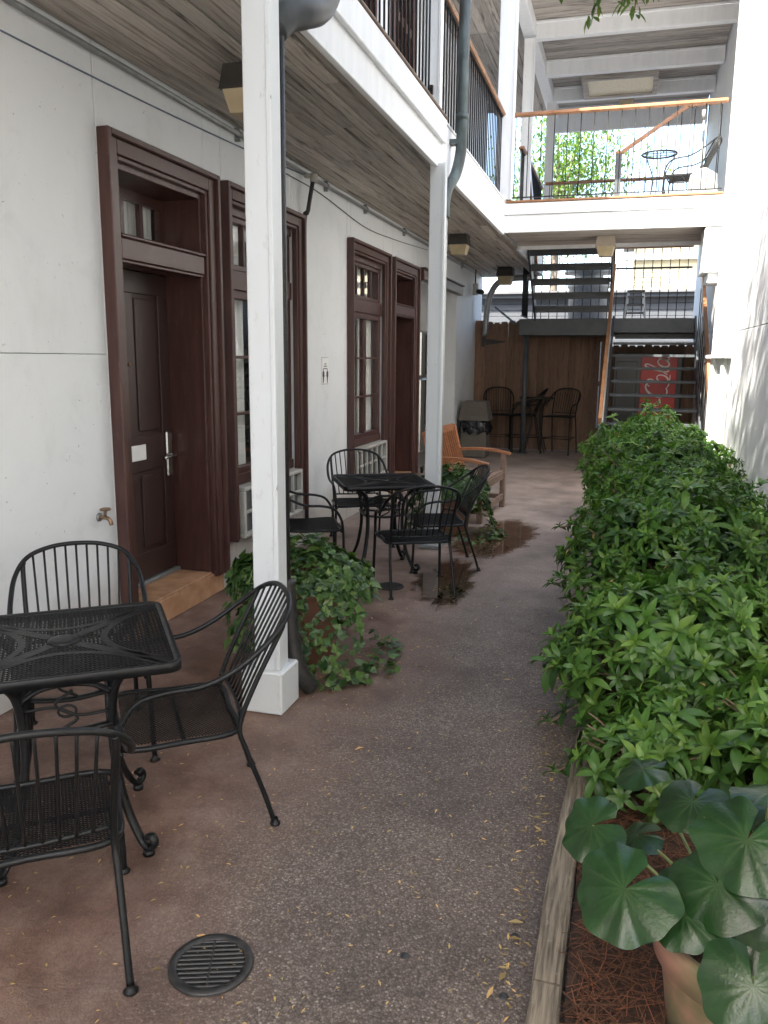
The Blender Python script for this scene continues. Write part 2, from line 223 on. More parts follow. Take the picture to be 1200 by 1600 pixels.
# ------------------------------------------------------------------ mesh builder
class MB:
    def __init__(s): s.v = []; s.f = []; s.s = []; s.T = None; s.tone = []
    def add(s, vs, fs, smooth=False, tone=None):
        o = len(s.v)
        if s.T is not None: vs = [s.T @ Vector(q) for q in vs]
        s.v.extend([tuple(q) for q in vs]); s.f.extend([tuple(i+o for i in q) for q in fs]); s.s.extend([smooth]*len(fs))
        s.tone.extend([(.5 if tone is None else tone)]*len(vs))
    def box(s, x0, x1, y0, y1, z0, z1, bev=0.0):
        if x0 > x1: x0, x1 = x1, x0
        if y0 > y1: y0, y1 = y1, y0
        if z0 > z1: z0, z1 = z1, z0
        bev = min(bev, (x1-x0)*.45, (y1-y0)*.45, (z1-z0)*.45)
        if bev <= 0:
            vs = [(x, y, z) for x in (x0, x1) for y in (y0, y1) for z in (z0, z1)]
            s.add(vs, [(0, 1, 3, 2), (4, 6, 7, 5), (0, 4, 5, 1), (2, 3, 7, 6), (0, 2, 6, 4), (1, 5, 7, 3)]); return
        vs = []; ix = {}
        for a in range(3):
            for i in (0, 1):
                for j in (0, 1):
                    for k in (0, 1):
                        p = [(x0, x1)[i], (y0, y1)[j], (z0, z1)[k]]
                        for q, t in ((0, i), (1, j), (2, k)):
                            if q != a: p[q] += bev*(1 if t == 0 else -1)
                        ix[(i, j, k, a)] = len(vs); vs.append(tuple(p))
        F = []; g = lambda i, j, k, a: ix[(i, j, k, a)]
        F += [(g(0,0,0,0), g(0,0,1,0), g(0,1,1,0), g(0,1,0,0)), (g(1,0,0,0), g(1,1,0,0), g(1,1,1,0), g(1,0,1,0)),
              (g(0,0,0,1), g(1,0,0,1), g(1,0,1,1), g(0,0,1,1)), (g(0,1,0,1), g(0,1,1,1), g(1,1,1,1), g(1,1,0,1)),
              (g(0,0,0,2), g(0,1,0,2), g(1,1,0,2), g(1,0,0,2)), (g(0,0,1,2), g(1,0,1,2), g(1,1,1,2), g(0,1,1,2))]
        c = Vector(((x0+x1)/2, (y0+y1)/2, (z0+z1)/2))
        def face(q):
            p = [Vector(vs[t]) for t in q]; nrm = (p[1]-p[0]).cross(p[2]-p[0]); mid = sum(p, Vector())/len(p)
            F.append(tuple(q) if nrm.dot(mid-c) > 0 else tuple(reversed(q)))
        for i in (0, 1):
            for j in (0, 1):
                face((g(i,j,0,0), g(i,j,1,0), g(i,j,1,1), g(i,j,0,1)))
                face((g(i,0,j,0), g(i,1,j,0), g(i,1,j,2), g(i,0,j,2)))
                face((g(0,i,j,1), g(1,i,j,1), g(1,i,j,2), g(0,i,j,2)))
                for k in (0, 1): face((g(i,j,k,0), g(i,j,k,1), g(i,j,k,2)))
        s.add(vs, F)
    def tube(s, pts, r, n=7, closed=False, cap=True, tone=None, flat=None):
        P = [Vector(p) for p in pts]; L = len(P)
        rad = r if isinstance(r, (list, tuple)) else [r]*L
        tan = []
        for i in range(L):
            a = P[(i-1) % L] if closed or i > 0 else P[i]; b2 = P[(i+1) % L] if closed or i < L-1 else P[i]
            t = (b2-a); tan.append(t.normalized() if t.length > 1e-9 else Vector((0, 0, 1)))
        t0 = tan[0]; ref = Vector((0, 0, 1)) if abs(t0.z) < .9 else Vector((1, 0, 0)); u = t0.cross(ref).normalized(); vs = []
        for i in range(L):
            t = tan[i]; u = (u - t*u.dot(t)); u = u.normalized() if u.length > 1e-6 else t.orthogonal().normalized(); v2 = t.cross(u)
            for k in range(n):
                a = 2*math.pi*k/n; vs.append(P[i] + (u*math.cos(a)*(flat or 1) + v2*math.sin(a))*rad[i])
        fs = []
        for i in range(L if closed else L-1):
            j = (i+1) % L
            for k in range(n):
                k2 = (k+1) % n; fs.append((i*n+k, i*n+k2, j*n+k2, j*n+k))
        if cap and not closed: fs += [tuple(reversed(range(n))), tuple((L-1)*n+k for k in range(n))]
        s.add(vs, fs, True, tone)
    def bar(s, a, b, w, t, upv=(0, 0, 1)):
        a = Vector(a); b = Vector(b); d = (b-a).normalized(); upv = Vector(upv)
        if abs(d.dot(upv)) > .98: upv = Vector((0, 1, 0)) if abs(d.y) < .9 else Vector((1, 0, 0))
        x = d.cross(upv).normalized(); y = x.cross(d).normalized()
        vs = [p + x*sx*w/2 + y*sy*t/2 for p in (a, b) for sx, sy in ((-1, -1), (1, -1), (1, 1), (-1, 1))]
        s.add(vs, [(3, 2, 1, 0), (4, 5, 6, 7), (0, 1, 5, 4), (1, 2, 6, 5), (2, 3, 7, 6), (3, 0, 4, 7)])
    def lathe(s, prof, c=(0, 0, 0), n=28, sq=None, tone=None):
        vs = []
        for (r, z) in prof:
            for k in range(n):
                a = 2*math.pi*k/n; vs.append((c[0]+r*math.cos(a), c[1]+r*math.sin(a), c[2]+z))
        fs = [(i*n+k, i*n+(k+1) % n, (i+1)*n+(k+1) % n, (i+1)*n+k) for i in range(len(prof)-1) for k in range(n)]
        s.add(vs, fs, True, tone)
    def disc(s, c, r, n=20, up=True):
        vs = [(c[0]+r*math.cos(2*math.pi*k/n), c[1]+r*math.sin(2*math.pi*k/n), c[2]) for k in range(n)]
        s.add(vs, [tuple(range(n)) if up else tuple(reversed(range(n)))])
    def frus(s, c, a0, b0, a1, b1, z0, z1):
        vs = [(c[0]+sx*a, c[1]+sy*bb, z) for (a, bb, z) in ((a0, b0, z0), (a1, b1, z1)) for sx, sy in ((-1, -1), (1, -1), (1, 1), (-1, 1))]
        s.add(vs, [(3, 2, 1, 0), (4, 5, 6, 7), (0, 1, 5, 4), (1, 2, 6, 5), (2, 3, 7, 6), (3, 0, 4, 7)])
    def mesh(s, name, mat):
        me = bpy.data.meshes.new(name); me.from_pydata(s.v, [], s.f); me.polygons.foreach_set('use_smooth', s.s)
        a = me.attributes.new('tone', 'FLOAT', 'POINT'); a.data.foreach_set('value', s.tone)
        if mat: me.materials.append(M[mat] if isinstance(mat, str) else mat)
        me.update(); return me
def npmesh(name, V, F, mat, tone=None, vein=None, smooth=True):      # V (n,3), F (m,k) arrays
    me = bpy.data.meshes.new(name); k = F.shape[1]
    me.vertices.add(len(V)); me.vertices.foreach_set('co', V.astype(np.float32).ravel())
    me.loops.add(F.size); me.loops.foreach_set('vertex_index', F.astype(np.int32).ravel())
    me.polygons.add(len(F)); me.polygons.foreach_set('loop_start', np.arange(0, F.size, k, dtype=np.int32))
    me.polygons.foreach_set('use_smooth', np.full(len(F), smooth))
    me.update(calc_edges=True)
    for nm, arr in (('tone', tone), ('vein', vein)):
        if arr is not None:
            a = me.attributes.new(nm, 'FLOAT', 'POINT'); a.data.foreach_set('value', np.asarray(arr, np.float32))
    me.materials.append(M[mat]); return me
WL = {}
def thing(name, label, cat, loc=(0, 0, 0), rz=0, group=None):
    o = bpy.data.objects.new(name, None); COL.objects.link(o); o.location = loc; o.rotation_euler = (0, 0, rz)
    o['label'] = label; o['category'] = cat
    if group: o['group'] = group
    WL[o.name] = Vector(loc); return o
def tag(o, label, cat, group=None):
    o['label'] = label; o['category'] = cat
    if group: o['group'] = group
    return o
def part(name, mb, mat, parent=None, loc=(0, 0, 0), rot=(0, 0, 0), world=False, kind=None, label=None):
    me = mb if isinstance(mb, bpy.types.Mesh) else mb.mesh(name, mat)
    o = bpy.data.objects.new(name, me); COL.objects.link(o); o.rotation_euler = rot
    l = Vector(loc)
    if world and parent is not None: o.location = l - WL[parent.name]
    else: o.location = l
    WL[o.name] = l if world or parent is None else WL.get(parent.name, Vector()) + l
    if parent is not None: o.parent = parent
    if kind: o['kind'] = kind
    if label: o['label'] = label
    return o
def wp(name, mb, mat, parent, loc=(0, 0, 0), **k): return part(name, mb, mat, parent, loc, world=True, **k)
def B(*a, bev=.004):
    m = MB(); m.box(*a, bev=bev); return m
def copy_tree(o, parent=None):
    c = o.copy(); COL.objects.link(c)
    if parent is not None: c.parent = parent
    for ch in o.children: copy_tree(ch, c)
    return c
def spline(pts, sub=6, closed=False):
    P = [Vector(p) for p in pts]; n = len(P); out = []
    for i in range(n if closed else n-1):
        p0 = P[(i-1) % n] if closed or i > 0 else P[0]*2-P[1]; p1 = P[i]; p2 = P[(i+1) % n]
        p3 = P[(i+2) % n] if closed or i+2 < n else P[-1]*2-P[-2]
        for k in range(sub):
            t = k/sub; out.append(.5*((2*p1)+(-p0+p2)*t+(2*p0-5*p1+4*p2-p3)*t*t+(-p0+3*p1-3*p2+p3)*t**3))
    if not closed: out.append(P[-1])
    return out

# ------------------------------------------------------------------ ground
XW = -2.725
m = MB(); m.box(-120, 120, -60, 200, -.6, -.05); part('ground', m, 'ground', kind='structure')
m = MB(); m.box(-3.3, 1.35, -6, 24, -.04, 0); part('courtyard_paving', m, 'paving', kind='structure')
m = MB()
nx, ny = 14, 110
vs = [(-.05+1.07*i/nx, .2+10.7*j/ny, .035+.03*random.random()+.05*math.sin(i/nx*3.14)) for j in range(ny+1) for i in range(nx+1)]
m.add(vs, [(j*(nx+1)+i, j*(nx+1)+i+1, (j+1)*(nx+1)+i+1, (j+1)*(nx+1)+i) for j in range(ny) for i in range(nx)], True)
part('planting_bed', m, 'soil', kind='structure')
# puddles: wet film with wavy outline
def puddle(pts, z):
    p = spline([(x, y, z) for x, y in pts], 8, True)
    q = []
    for i, v in enumerate(p):
        d = .05*math.sin(i*1.7)*math.sin(i*.61+1)+random.uniform(-.015, .015); q.append(v+Vector((d, d*1.4, 0)))
    m = MB(); c = sum(q, Vector())/len(q); N_ = len(q)
    for f_, t_ in ((0, 1.), (.55, 1.), (.80, .75), (1.0, .32), (1.16, 0.)):
        for v in (q if f_ else [c]): m.v.append(tuple(c+(v-c)*f_)); m.tone.append(t_)
    F_ = [(0, 1+i, 1+(i+1) % N_) for i in range(N_)]
    for r_ in range(3): F_ += [(1+r_*N_+i, 1+(r_+1)*N_+i, 1+(r_+1)*N_+(i+1) % N_, 1+r_*N_+(i+1) % N_) for i in range(N_)]
    m.f = F_; m.s = [False]*len(F_); part('puddle', m, 'water', kind='structure')
puddle([(-1.46, 5.95), (-1.30, 5.5), (-1.10, 5.28), (-1.00, 5.55), (-1.02, 6.0), (-1.12, 6.5), (-1.32, 6.55)], .004)
puddle([(-1.40, 6.95), (-1.15, 6.78), (-.95, 6.85), (-.78, 7.35), (-.74, 7.95), (-.95, 8.5), (-1.22, 8.3), (-1.36, 7.6)], .004)

# ------------------------------------------------------------------ hotel building, left
bld = thing('hotel_building', 'white stucco building wall with mahogany doors and tall windows along the left', 'building', (-3.3, 8, 0))
def wpan(y0, y1, z0, z1, x0=-3.02, x1=XW): wp('wall_panel', B(x0, x1, y0+.002, y1-.002, z0+.002, z1-.002, bev=.003), 'wall', bld)
DOORS = [(4.10, 5.04, 3.96, 5.21), (9.79, 10.75, 9.64, 10.89)]
WINS = [(5.33, 6.77), (8.05, 9.47)]
ZT, ZC = 2.85, 3.27
wpan(-6, 3.955, 0, 1.68); wpan(-6, 3.955, 1.679, ZC)
wpan(3.96, 5.12, 2.72, ZC); wpan(5.12, 5.36, 2.72, ZC); wpan(5.08, 5.45, 0, 2.72); wpan(3.955, 4.06, 0, 2.72)
wpan(5.36, 6.60, 2.74, ZC); wpan(6.60, 6.66, 2.74, ZC); wpan(5.45, 6.66, 0, .34)
wpan(6.66, 8.045, 0, ZC); wpan(8.045, 8.17, 0, ZC); wpan(8.17, 9.36, 2.74, ZC); wpan(8.17, 9.36, 0, .34)
wpan(9.36, 9.75, 0, ZC); wpan(9.75, 10.79, 2.72, ZC); wpan(10.79, 10.95, 0, ZC)
wpan(10.95, 13.70, 2.80, ZC); wpan(13.70, 16.2, 0, ZC)
m = MB(); m.box(-3.9, -3.75, 10.8, 13.9, 0, ZC); m.box(-3.75, -3.02, 10.83, 10.95, 0, ZC); m.box(-3.75, -3.02, 13.70, 13.8, 0, ZC); wp('alcove_wall', m, 'wall2', bld)
m = MB(); m.box(-3.56, -3.5, -6, 10.8, 0, 6.6); m.box(-3.56, -3.5, 13.9, 16.2, 0, 6.6); m.box(-3.56, -3.5, 10.8, 13.9, 3.3, 6.6); wp('dark_backing', m, 'dark', bld)  # dark backing added so no light leaks through the panel joints
m = MB(); m.box(-3.5, -2.73, -6, 16.2, 3.28, 3.34); wp('floor_slab', m, 'wall', bld)
m = MB(); m.box(-9, -3.95, -6, 17.2, 0, 6.6); wp('sun_block_mass', m, 'wall', bld)  # unseen mass added to keep sun from leaking in through the alcove
m = MB(); m.box(-3.95, -3.51, -6, 16.2, 3.28, 3.34); wp('floor_slab', m, 'wall', bld)  # slab carried over the alcove, added to shut out leaking sun
# upper storey
for (y0, y1) in ((-6, 3.0), (4.2, 5.6), (6.8, 7.7), (8.9, 9.55), (10.55, 11.2), (12.2, 16.2)): wp('upper_wall_panel', B(-3.02, XW, y0, y1, 3.6, 6.45), 'wall', bld)
wp('upper_wall_panel', B(-3.02, XW-.003, -6, 16.2, 6.0, 6.45, bev=0), 'wall', bld)

def casing(root, y0, y1, z0, z1, wd, head=True, xo=XW):
    # flat boards with a raised outer bead and a small inner step
    def fr(nm, ya, yb, za, zb, wdt, x0, x1):
        for (a, b2, c, d) in ((ya, ya+wdt, za, zb), (yb-wdt, yb, za, zb), (ya+wdt, yb-wdt, zb-wdt, zb)):
            wp(nm, B(x0, x1, a, b2, c, d, bev=.005), 'mahogany', root)
    fr('casing_bead', y0, y1, z0, z1, .034, xo, xo+.075)
    fr('casing_board', y0+.034, y1-.034, z0, z1-.034, wd-.06, xo, xo+.048)
    fr('casing_inner_bead', y0+wd-.026, y1-wd+.026, z0, z1-wd+.026, .026, xo-.01, xo+.034)
def curtain(root, y0, y1, z0, z1, x):
    m = MB(); n = max(6, int((y1-y0)/.018)); vs = []
    for j, z in enumerate((z1, (z0+z1)/2, z0)):
        for i in range(n+1):
            y = y0+(y1-y0)*i/n; vs.append((x+.016*math.sin(i*1.05)+.006*math.sin(i*2.3+j), y, z))
    m.add(vs, [(j*(n+1)+i, j*(n+1)+i+1, (j+1)*(n+1)+i+1, (j+1)*(n+1)+i) for j in range(2) for i in range(n)], True)
    wp('curtain', m, 'curtain', root)
def door(oy0, oy1, cy0, cy1, zs, leaf_detail=True):
    d = bpy.data.objects.new('door', None); COL.objects.link(d); d.parent = bld; WL[d.name] = Vector((XW, (oy0+oy1)/2, zs)); d.location = WL[d.name]-WL[bld.name]
    xb = -2.985
    casing(d, cy0, cy1, zs-.04, ZT, oy0-cy0)
    wp('jamb', B(xb-.05, XW+.004, oy0-.035, oy0, zs, 2.72), 'mahogany', d); wp('jamb', B(xb-.05, XW+.004, oy1, oy1+.035, zs, 2.72), 'mahogany', d)
    wp('head_jamb', B(xb-.05, XW+.004, oy0, oy1, 2.675, 2.715), 'mahogany', d)
    m = MB(); m.box(XW-.07, XW+.03, oy0, oy1, 2.20, 2.315, bev=.006); m.box(XW-.08, XW+.042, oy0, oy1, 2.315, 2.335, bev=.006); m.box(XW-.05, XW+.018, oy0, oy1, 2.183, 2.20, bev=.004); wp('transom_bar', m, 'mahogany', d)
    m = MB(); m.box(xb-.04, xb, oy0, oy1, 2.20, 2.35); m.box(xb-.04, xb, oy0, oy1, 2.61, 2.675)
    m.box(xb-.04, xb, oy0, oy0+.05, 2.35, 2.61); m.box(xb-.04, xb, oy1-.05, oy1, 2.35, 2.61)
    for k in (1, 2, 3): y = oy0+.05+(oy1-oy0-.1)*k/4; m.box(xb-.035, xb-.004, y-.018, y+.018, 2.35, 2.61)
    wp('transom_frame', m, 'mahogany', d)
    for k in range(4):
        a = oy0+.05+(oy1-oy0-.1)*k/4; wp('pane', B(xb-.024, xb-.018, a+.018, a+(oy1-oy0-.1)/4-.018, 2.352, 2.608, bev=0), 'glass', d)
    curtain(d, oy0+.03, oy1-.03, 2.36, 2.66, xb-.075)
    # leaf: stiles, rails, sunk field with raised panels
    m = MB(); m.box(xb-.045, xb-.014, oy0+.005, oy1-.005, zs+.03, 2.195)
    W = oy1-oy0-.01; y0 = oy0+.005; rails = [(zs+.03, zs+.21), (.93, 1.16), (2.06, 2.195)]
    stl = [(0, .115), (W/2-.055, W/2+.055), (W-.115, W)]
    for a, b2 in rails: m.box(xb-.014, xb, y0, y0+W, a, b2, bev=.003)
    for a, b2 in stl:
        for (za, zb) in ((zs+.21, .93), (1.16, 2.06)): m.box(xb-.014, xb, y0+a, y0+b2, za, zb, bev=.003)
    wp('door_leaf', m, 'leafdoor', d)
    for a, b2 in ((stl[0][1], stl[1][0]), (stl[1][1], stl[2][0])):
        for (za, zb) in ((zs+.21, .93), (1.16, 2.06)): wp('door_panel', B(xb-.014, xb-.003, y0+a+.03, y0+b2-.03, za+.03, zb-.03, bev=.006), 'leafdoor', d)
    m = MB(); m.box(xb-.05, xb+.03, oy0, oy1, zs-.002, zs+.026, bev=.006); wp('threshold', m, 'galv', d)
    if leaf_detail:
        yh = oy1-.07
        m = MB(); m.box(xb, xb+.022, yh-.035, yh+.035, .86, 1.17, bev=.008); wp('lock_plate', m, 'chrome', d)
        m = MB(); m.tube([(xb+.02, yh, 1.005), (xb+.062, yh, 1.005)], .013); m.tube(spline([(xb+.062, yh+.01, 1.005), (xb+.066, yh-.05, 1.006), (xb+.06, yh-.14, 1.0)], 4), .012); wp('handle', m, 'chrome', d)
        m = MB(); m.box(xb, xb+.006, oy0+.34, oy0+.60, 1.005, 1.105, bev=.002); wp('name_plate', m, 'paper', d)  # white colour stands in for the bright reflection of a silver plate
        m = MB(); m.tube([(xb, oy0+W/2-.01, 1.62), (xb+.008, oy0+W/2-.01, 1.62)], .012, 10); wp('peephole', m, 'brass', d)
    return d
ZS = .177
door(4.10, 5.04, 3.96, 5.21, ZS); door(9.79, 10.75, 9.64, 10.89, .16, False)
def window(cy0, cy1, open_cur):
    wdw = bpy.data.objects.new('window', None); COL.objects.link(wdw); wdw.parent = bld; WL[wdw.name] = Vector((XW, (cy0+cy1)/2, .33)); wdw.location = WL[wdw.name]-WL[bld.name]
    casing(wdw, cy0, cy1, .33, ZT, .13)
    y0, y1 = cy0+.13, cy1-.13; x = XW-.03
    for (a, b2, za, zb, nm) in ((y0, y1, 2.66, 2.73, 'head_rail'), (y0, y1, 2.15, 2.29, 'transom_rail'), (y0, y1, .72, .80, 'bottom_rail')):
        wp(nm, B(x-.07, x+.015, a, b2, za, zb, bev=.006), 'mahogany', wdw)
    for a in (y0, y1-.07):
        wp('sash_stile', B(x-.07, x, a, a+.07, .80, 2.15, bev=.005), 'mahogany', wdw); wp('sash_stile', B(x-.07, x, a, a+.07, 2.29, 2.66, bev=.005), 'mahogany', wdw)
    wp('sash_rail', B(x-.07, x, y0+.07, y1-.07, 2.09, 2.15, bev=.005), 'mahogany', wdw); wp('sash_rail', B(x-.07, x, y0+.07, y1-.07, .80, .85, bev=.005), 'mahogany', wdw)
    wp('sash_rail', B(x-.07, x, y0+.07, y1-.07, 2.29, 2.33, bev=.005), 'mahogany', wdw); wp('sash_rail', B(x-.07, x, y0+.07, y1-.07, 2.62, 2.66, bev=.005), 'mahogany', wdw)
    a, b2 = y0+.07, y1-.07; mid = (a+b2)/2
    wp('muntin', B(x-.06, x-.004, mid-.028, mid+.028, .85, 2.09, bev=.005), 'mahogany', wdw)
    for z in (1.25, 1.67):
        for (p, q) in ((a, mid-.028), (mid+.028, b2)): wp('muntin', B(x-.055, x-.01, p, q, z-.011, z+.011, bev=.003), 'mahogany', wdw)
    for k in (1, 2, 3): y = a+(b2-a)*k/4; wp('muntin', B(x-.055, x-.01, y-.013, y+.013, 2.33, 2.62, bev=.003), 'mahogany', wdw)
    for k in range(4):
        p = a+(b2-a)*k/4; wp('pane', B(x-.036, x-.031, p+.013, p+(b2-a)/4-.013, 2.33, 2.62, bev=0), 'glass', wdw)
    for (za, zb) in ((.85, 1.239), (1.261, 1.659), (1.681, 2.09)):
        for (p, q) in ((a, mid-.028), (mid+.028, b2)): wp('pane', B(x-.036, x-.031, p, q, za, zb, bev=0), 'glass', wdw)
    for (p, q) in open_cur: curtain(wdw, a+(b2-a)*p, a+(b2-a)*q, .78, 2.68, x-.105)
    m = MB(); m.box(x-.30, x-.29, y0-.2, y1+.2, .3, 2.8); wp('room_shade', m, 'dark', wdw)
window(5.33, 6.77, ((0, .38), (.62, 1))); window(8.05, 9.47, ((0, .2), (.27, .42), (.5, .72), (.85, 1)))
# upper doors behind the railing
for (y0, y1) in ((3.0, 4.2), (5.6, 6.8), (7.7, 8.9), (9.55, 10.55), (11.2, 12.2)):
    u = bpy.data.objects.new('upper_door', None); COL.objects.link(u); u.parent = bld; WL[u.name] = Vector((XW, y0, 3.64)); u.location = WL[u.name]-WL[bld.name]
    for (a, b2, za, zb) in ((y0, y0+.13, 3.64, 6.0), (y1-.13, y1, 3.64, 6.0), (y0+.13, y1-.13, 5.87, 6.0), (y0+.13, y1-.13, 5.42, 5.52)): wp('casing_board', B(XW-.1, XW+.05, a, b2, za, zb), 'mahogany', u)
    wp('door_leaf', B(XW-.14, XW-.10, y0+.13, y1-.13, 3.64, 5.42), 'leafdoor', u); wp('pane', B(XW-.12, XW-.11, y0+.13, y1-.13, 5.52, 5.87, bev=0), 'glass', u)
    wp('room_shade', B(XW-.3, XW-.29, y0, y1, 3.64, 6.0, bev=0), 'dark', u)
# doorsteps of terracotta tiles
for (a, b2, zt) in ((3.97, 5.22, ZS), (9.65, 10.89, .155)):
    st = bpy.data.objects.new('doorstep', None); COL.objects.link(st); st.parent = bld; WL[st.name] = Vector((XW, a, 0)); st.location = WL[st.name]-WL[bld.name]
    n = 4
    for k in range(n):
        ya, yb = a+(b2-a)*k/n, a+(b2-a)*(k+1)/n
        wp('tile', B(XW-.008, XW+.014, ya+.002, yb-.002, .004, zt-.02, bev=.003), 'tile', st)
    o0, o1 = (4.10, 5.04) if zt == ZS else (9.79, 10.75)
    for k in range(3):
        ya, yb = o0+(o1-o0)*k/3, o0+(o1-o0)*(k+1)/3; wp('tile', B(-2.97, XW+.014, ya+.002, yb-.002, zt-.018, zt, bev=.003), 'tile', st)
    m = MB(); m.box(-3.0, XW-.012, a+.1, b2-.1, 0, zt-.022); wp('step_core', m, 'dark', st)

# ------------------------------------------------------------------ gallery (balcony) over the left walk
XF = -1.57
gal = thing('gallery', 'long white balcony with weathered board soffit and black railing above the left walk', 'balcony', (-2.1, 8, 3.25))
nb = 11; bw = (XF-.03-XW)/nb
shared = {}
def bd(key, L, W, T, mat, axis='y'):
    if key not in shared:
        m = MB(); m.box(*( (-W/2, W/2, -L/2, L/2) if axis == 'y' else (-L/2, L/2, -W/2, W/2)), -T/2, T/2, bev=.005); shared[key] = m.mesh('board', mat)
    return shared[key]
for i in range(nb):
    y = -2.2 - (i*2.37 % 4.6)
    while y < 15.9:
        L = 5.4 if (i+int(y)) % 2 else 4.6; ye = min(y+L, 15.95); LL = round(ye-y, 2)
        if LL > .1: wp('soffit_board', bd(('s', LL), LL-.005, bw-.010, .02, 'soffit'), None, gal, (XW+bw*(i+.5)+.01, (y+ye)/2, 3.262+random.uniform(-.004, .004)))
        y = ye
wp('deck', B(XW, XF-.04, -4, 15.95, 3.29, 3.60, bev=0), 'trim', gal)
wp('fascia', B(XF-.035, XF, -4, 10.86, 3.225, 3.62), 'trim', gal)
wp('fascia_cap', B(XF, XF+.035, -4, 7.12, 3.43, 3.62, bev=.006), 'trim', gal)
wp('deck_nosing', B(XF-.05, XF+.045, -4, 7.13, 3.622, 3.642, bev=.005), 'benchgrey', gal); wp('deck_nosing', B(XF-.05, XF+.012, 7.135, 10.85, 3.622, 3.642, bev=.005), 'trim', gal)
wp('soffit_trim', B(XF-.055, XF-.036, -4, 10.86, 3.236, 3.27, bev=.004), 'trim', gal)
wp('end_trim', B(XW, XF, 15.95, 15.99, 3.2, 3.62), 'trim', gal)
wp('fascia', B(XF-.035, XF, 12.36, 15.95, 3.225, 3.62), 'trim', gal)
def railing_y(root, x, y0, y1, z0, zt, sp, mid=None, r=.008):
    wp('handrail', B(x-.045, x+.045, y0, y1, zt-.04, zt, bev=.012), 'railwood', root)
    wp('bottom_rail', B(x-.015, x+.015, y0, y1, z0+.05, z0+.065, bev=0), 'iron', root); wp('top_bar', B(x-.015, x+.015, y0, y1, zt-.052, zt-.041, bev=0), 'iron', root)
    h = zt-.05-z0-.06; key = ('bal', round(h, 2), r)
    if key not in shared:
        m = MB(); m.tube([(0, 0, 0), (0, 0, h)], r, 6); shared[key] = m.mesh('baluster', 'iron')
    n = max(1, int(round((y1-y0)/sp)))
    for k in range(n): wp('baluster', shared[key], None, root, (x, y0+(k+.5)*(y1-y0)/n, z0+.06))
def railing_x(root, y, x0, x1, z0, zt, sp, r=.006, wood='railwood'):
    wp('handrail', B(x0, x1, y-.04, y+.04, zt-.045, zt, bev=.012), wood, root)
    wp('bottom_rail', B(x0, x1, y-.012, y+.012, z0+.04, z0+.052, bev=0), 'iron', root)
    h = zt-.04-z0-.045; key = ('bal', round(h, 2), r)
    if key not in shared:
        m = MB(); m.tube([(0, 0, 0), (0, 0, h)], r, 6); shared[key] = m.mesh('baluster', 'iron')
    n = max(1, int(round((x1-x0)/sp)))
    for k in range(n): wp('baluster', shared[key], None, root, (x0+(k+.5)*(x1-x0)/n, y, z0+.045))
railing_y(gal, XF-.06, 3.6, 6.90, 3.64, 4.66, .105); railing_y(gal, XF-.06, 7.10, 10.80, 3.64, 4.66, .115)
railing_y(gal, XF-.02, 12.45, 15.4, 3.64, 4.66, .13)

# posts
def post(x, y, z0, z1, w_, label, base=None, mat='post', grp=None, bracket=False):
    p = thing('gallery_post', label, 'post', (x, y, z0), 0, grp)
    zb = base or 0
    part('shaft', B(-w_/2, w_/2, -w_/2, w_/2, zb*.9, z1-z0, bev=.006), mat, p)
    part('corner_board', B(w_/2-.012, w_/2+.012, -w_/2-.01, -w_/2+.03, zb, z1-z0, bev=.004), mat, p)
    if base: part('base_block', B(-.112, .096, -.108, .108, 0.002, base, bev=.008), mat, p)
    if bracket:
        for z in (.12, .95): part('rail_bracket', B(-.02, .02, -w_/2-.03, -w_/2, z, z+.07), 'iron', p)
    return p
post(-1.553, 3.455, 0, 3.255, .122, 'square white porch post on a boxed base behind the nearest chair', .21)
p = post(-1.575, 7.03, 0, 3.255, .122, 'square white porch post standing between far patio table and wooden bench')
part('base_plate', B(-.10, .10, -.10, .10, .002, .03, bev=.004), 'galv', p)
post(-1.63, 7.0, 3.645, 6.25, .13, 'white upper balcony post beside the green copper downpipe', None, 'trim', None, True)
post(-1.60, 10.93, 3.645, 6.28, .20, 'thick white upper post at corner where balcony meets the bridge', None, 'trim')
post(-1.58, 12.9, 3.645, 6.20, .15, 'white upper post on bridge just behind the corner post', None, 'trim')
post(-1.53, 16.0, 3.645, 6.20, .15, 'slim far white upper post in front of distant green tree', None, 'trim')

# ------------------------------------------------------------------ bridge
br = thing('walkway_bridge', 'white upper walkway bridge crossing the courtyard with thin wire balusters', 'bridge', (-.3, 11.5, 3.25))
wp('deck', B(XF, 1.2, 10.90, 12.30, 3.30, 3.60, bev=0), 'trim', br)
wp('front_fascia', B(XF, 1.2, 10.86, 10.90, 3.25, 3.46), 'trim', br); wp('front_fascia', B(XF+.003, 1.2, 10.835, 10.90, 3.463, 3.60), 'trim', br)
wp('deck_nosing', B(XF+.01, 1.0, 10.82, 10.95, 3.603, 3.63, bev=.006), 'railwood', br)
wp('back_fascia', B(XF, 1.2, 12.30, 12.34, 3.22, 3.60), 'trim', br)
for k in range(11): wp('soffit_board', bd(('bx',), 2.72, .122, .02, 'soffitx', 'x'), None, br, (-.20, 10.97+.125*k, 3.278))
wp('corbel', B(.83, 1.19, 10.88, 11.45, 2.72, 3.245, bev=.01), 'trim', br); wp('corbel_foot', B(.90, 1.19, 10.95, 11.40, 2.60, 2.72, bev=.01), 'trim', br)
railing_x(br, 10.90, XF+.02, .98, 3.63, 4.67, .163)
wp('stair_head_platform', B(XF+.02, -.28, 12.345, 13.12, 3.50, 3.60), 'steel', br)
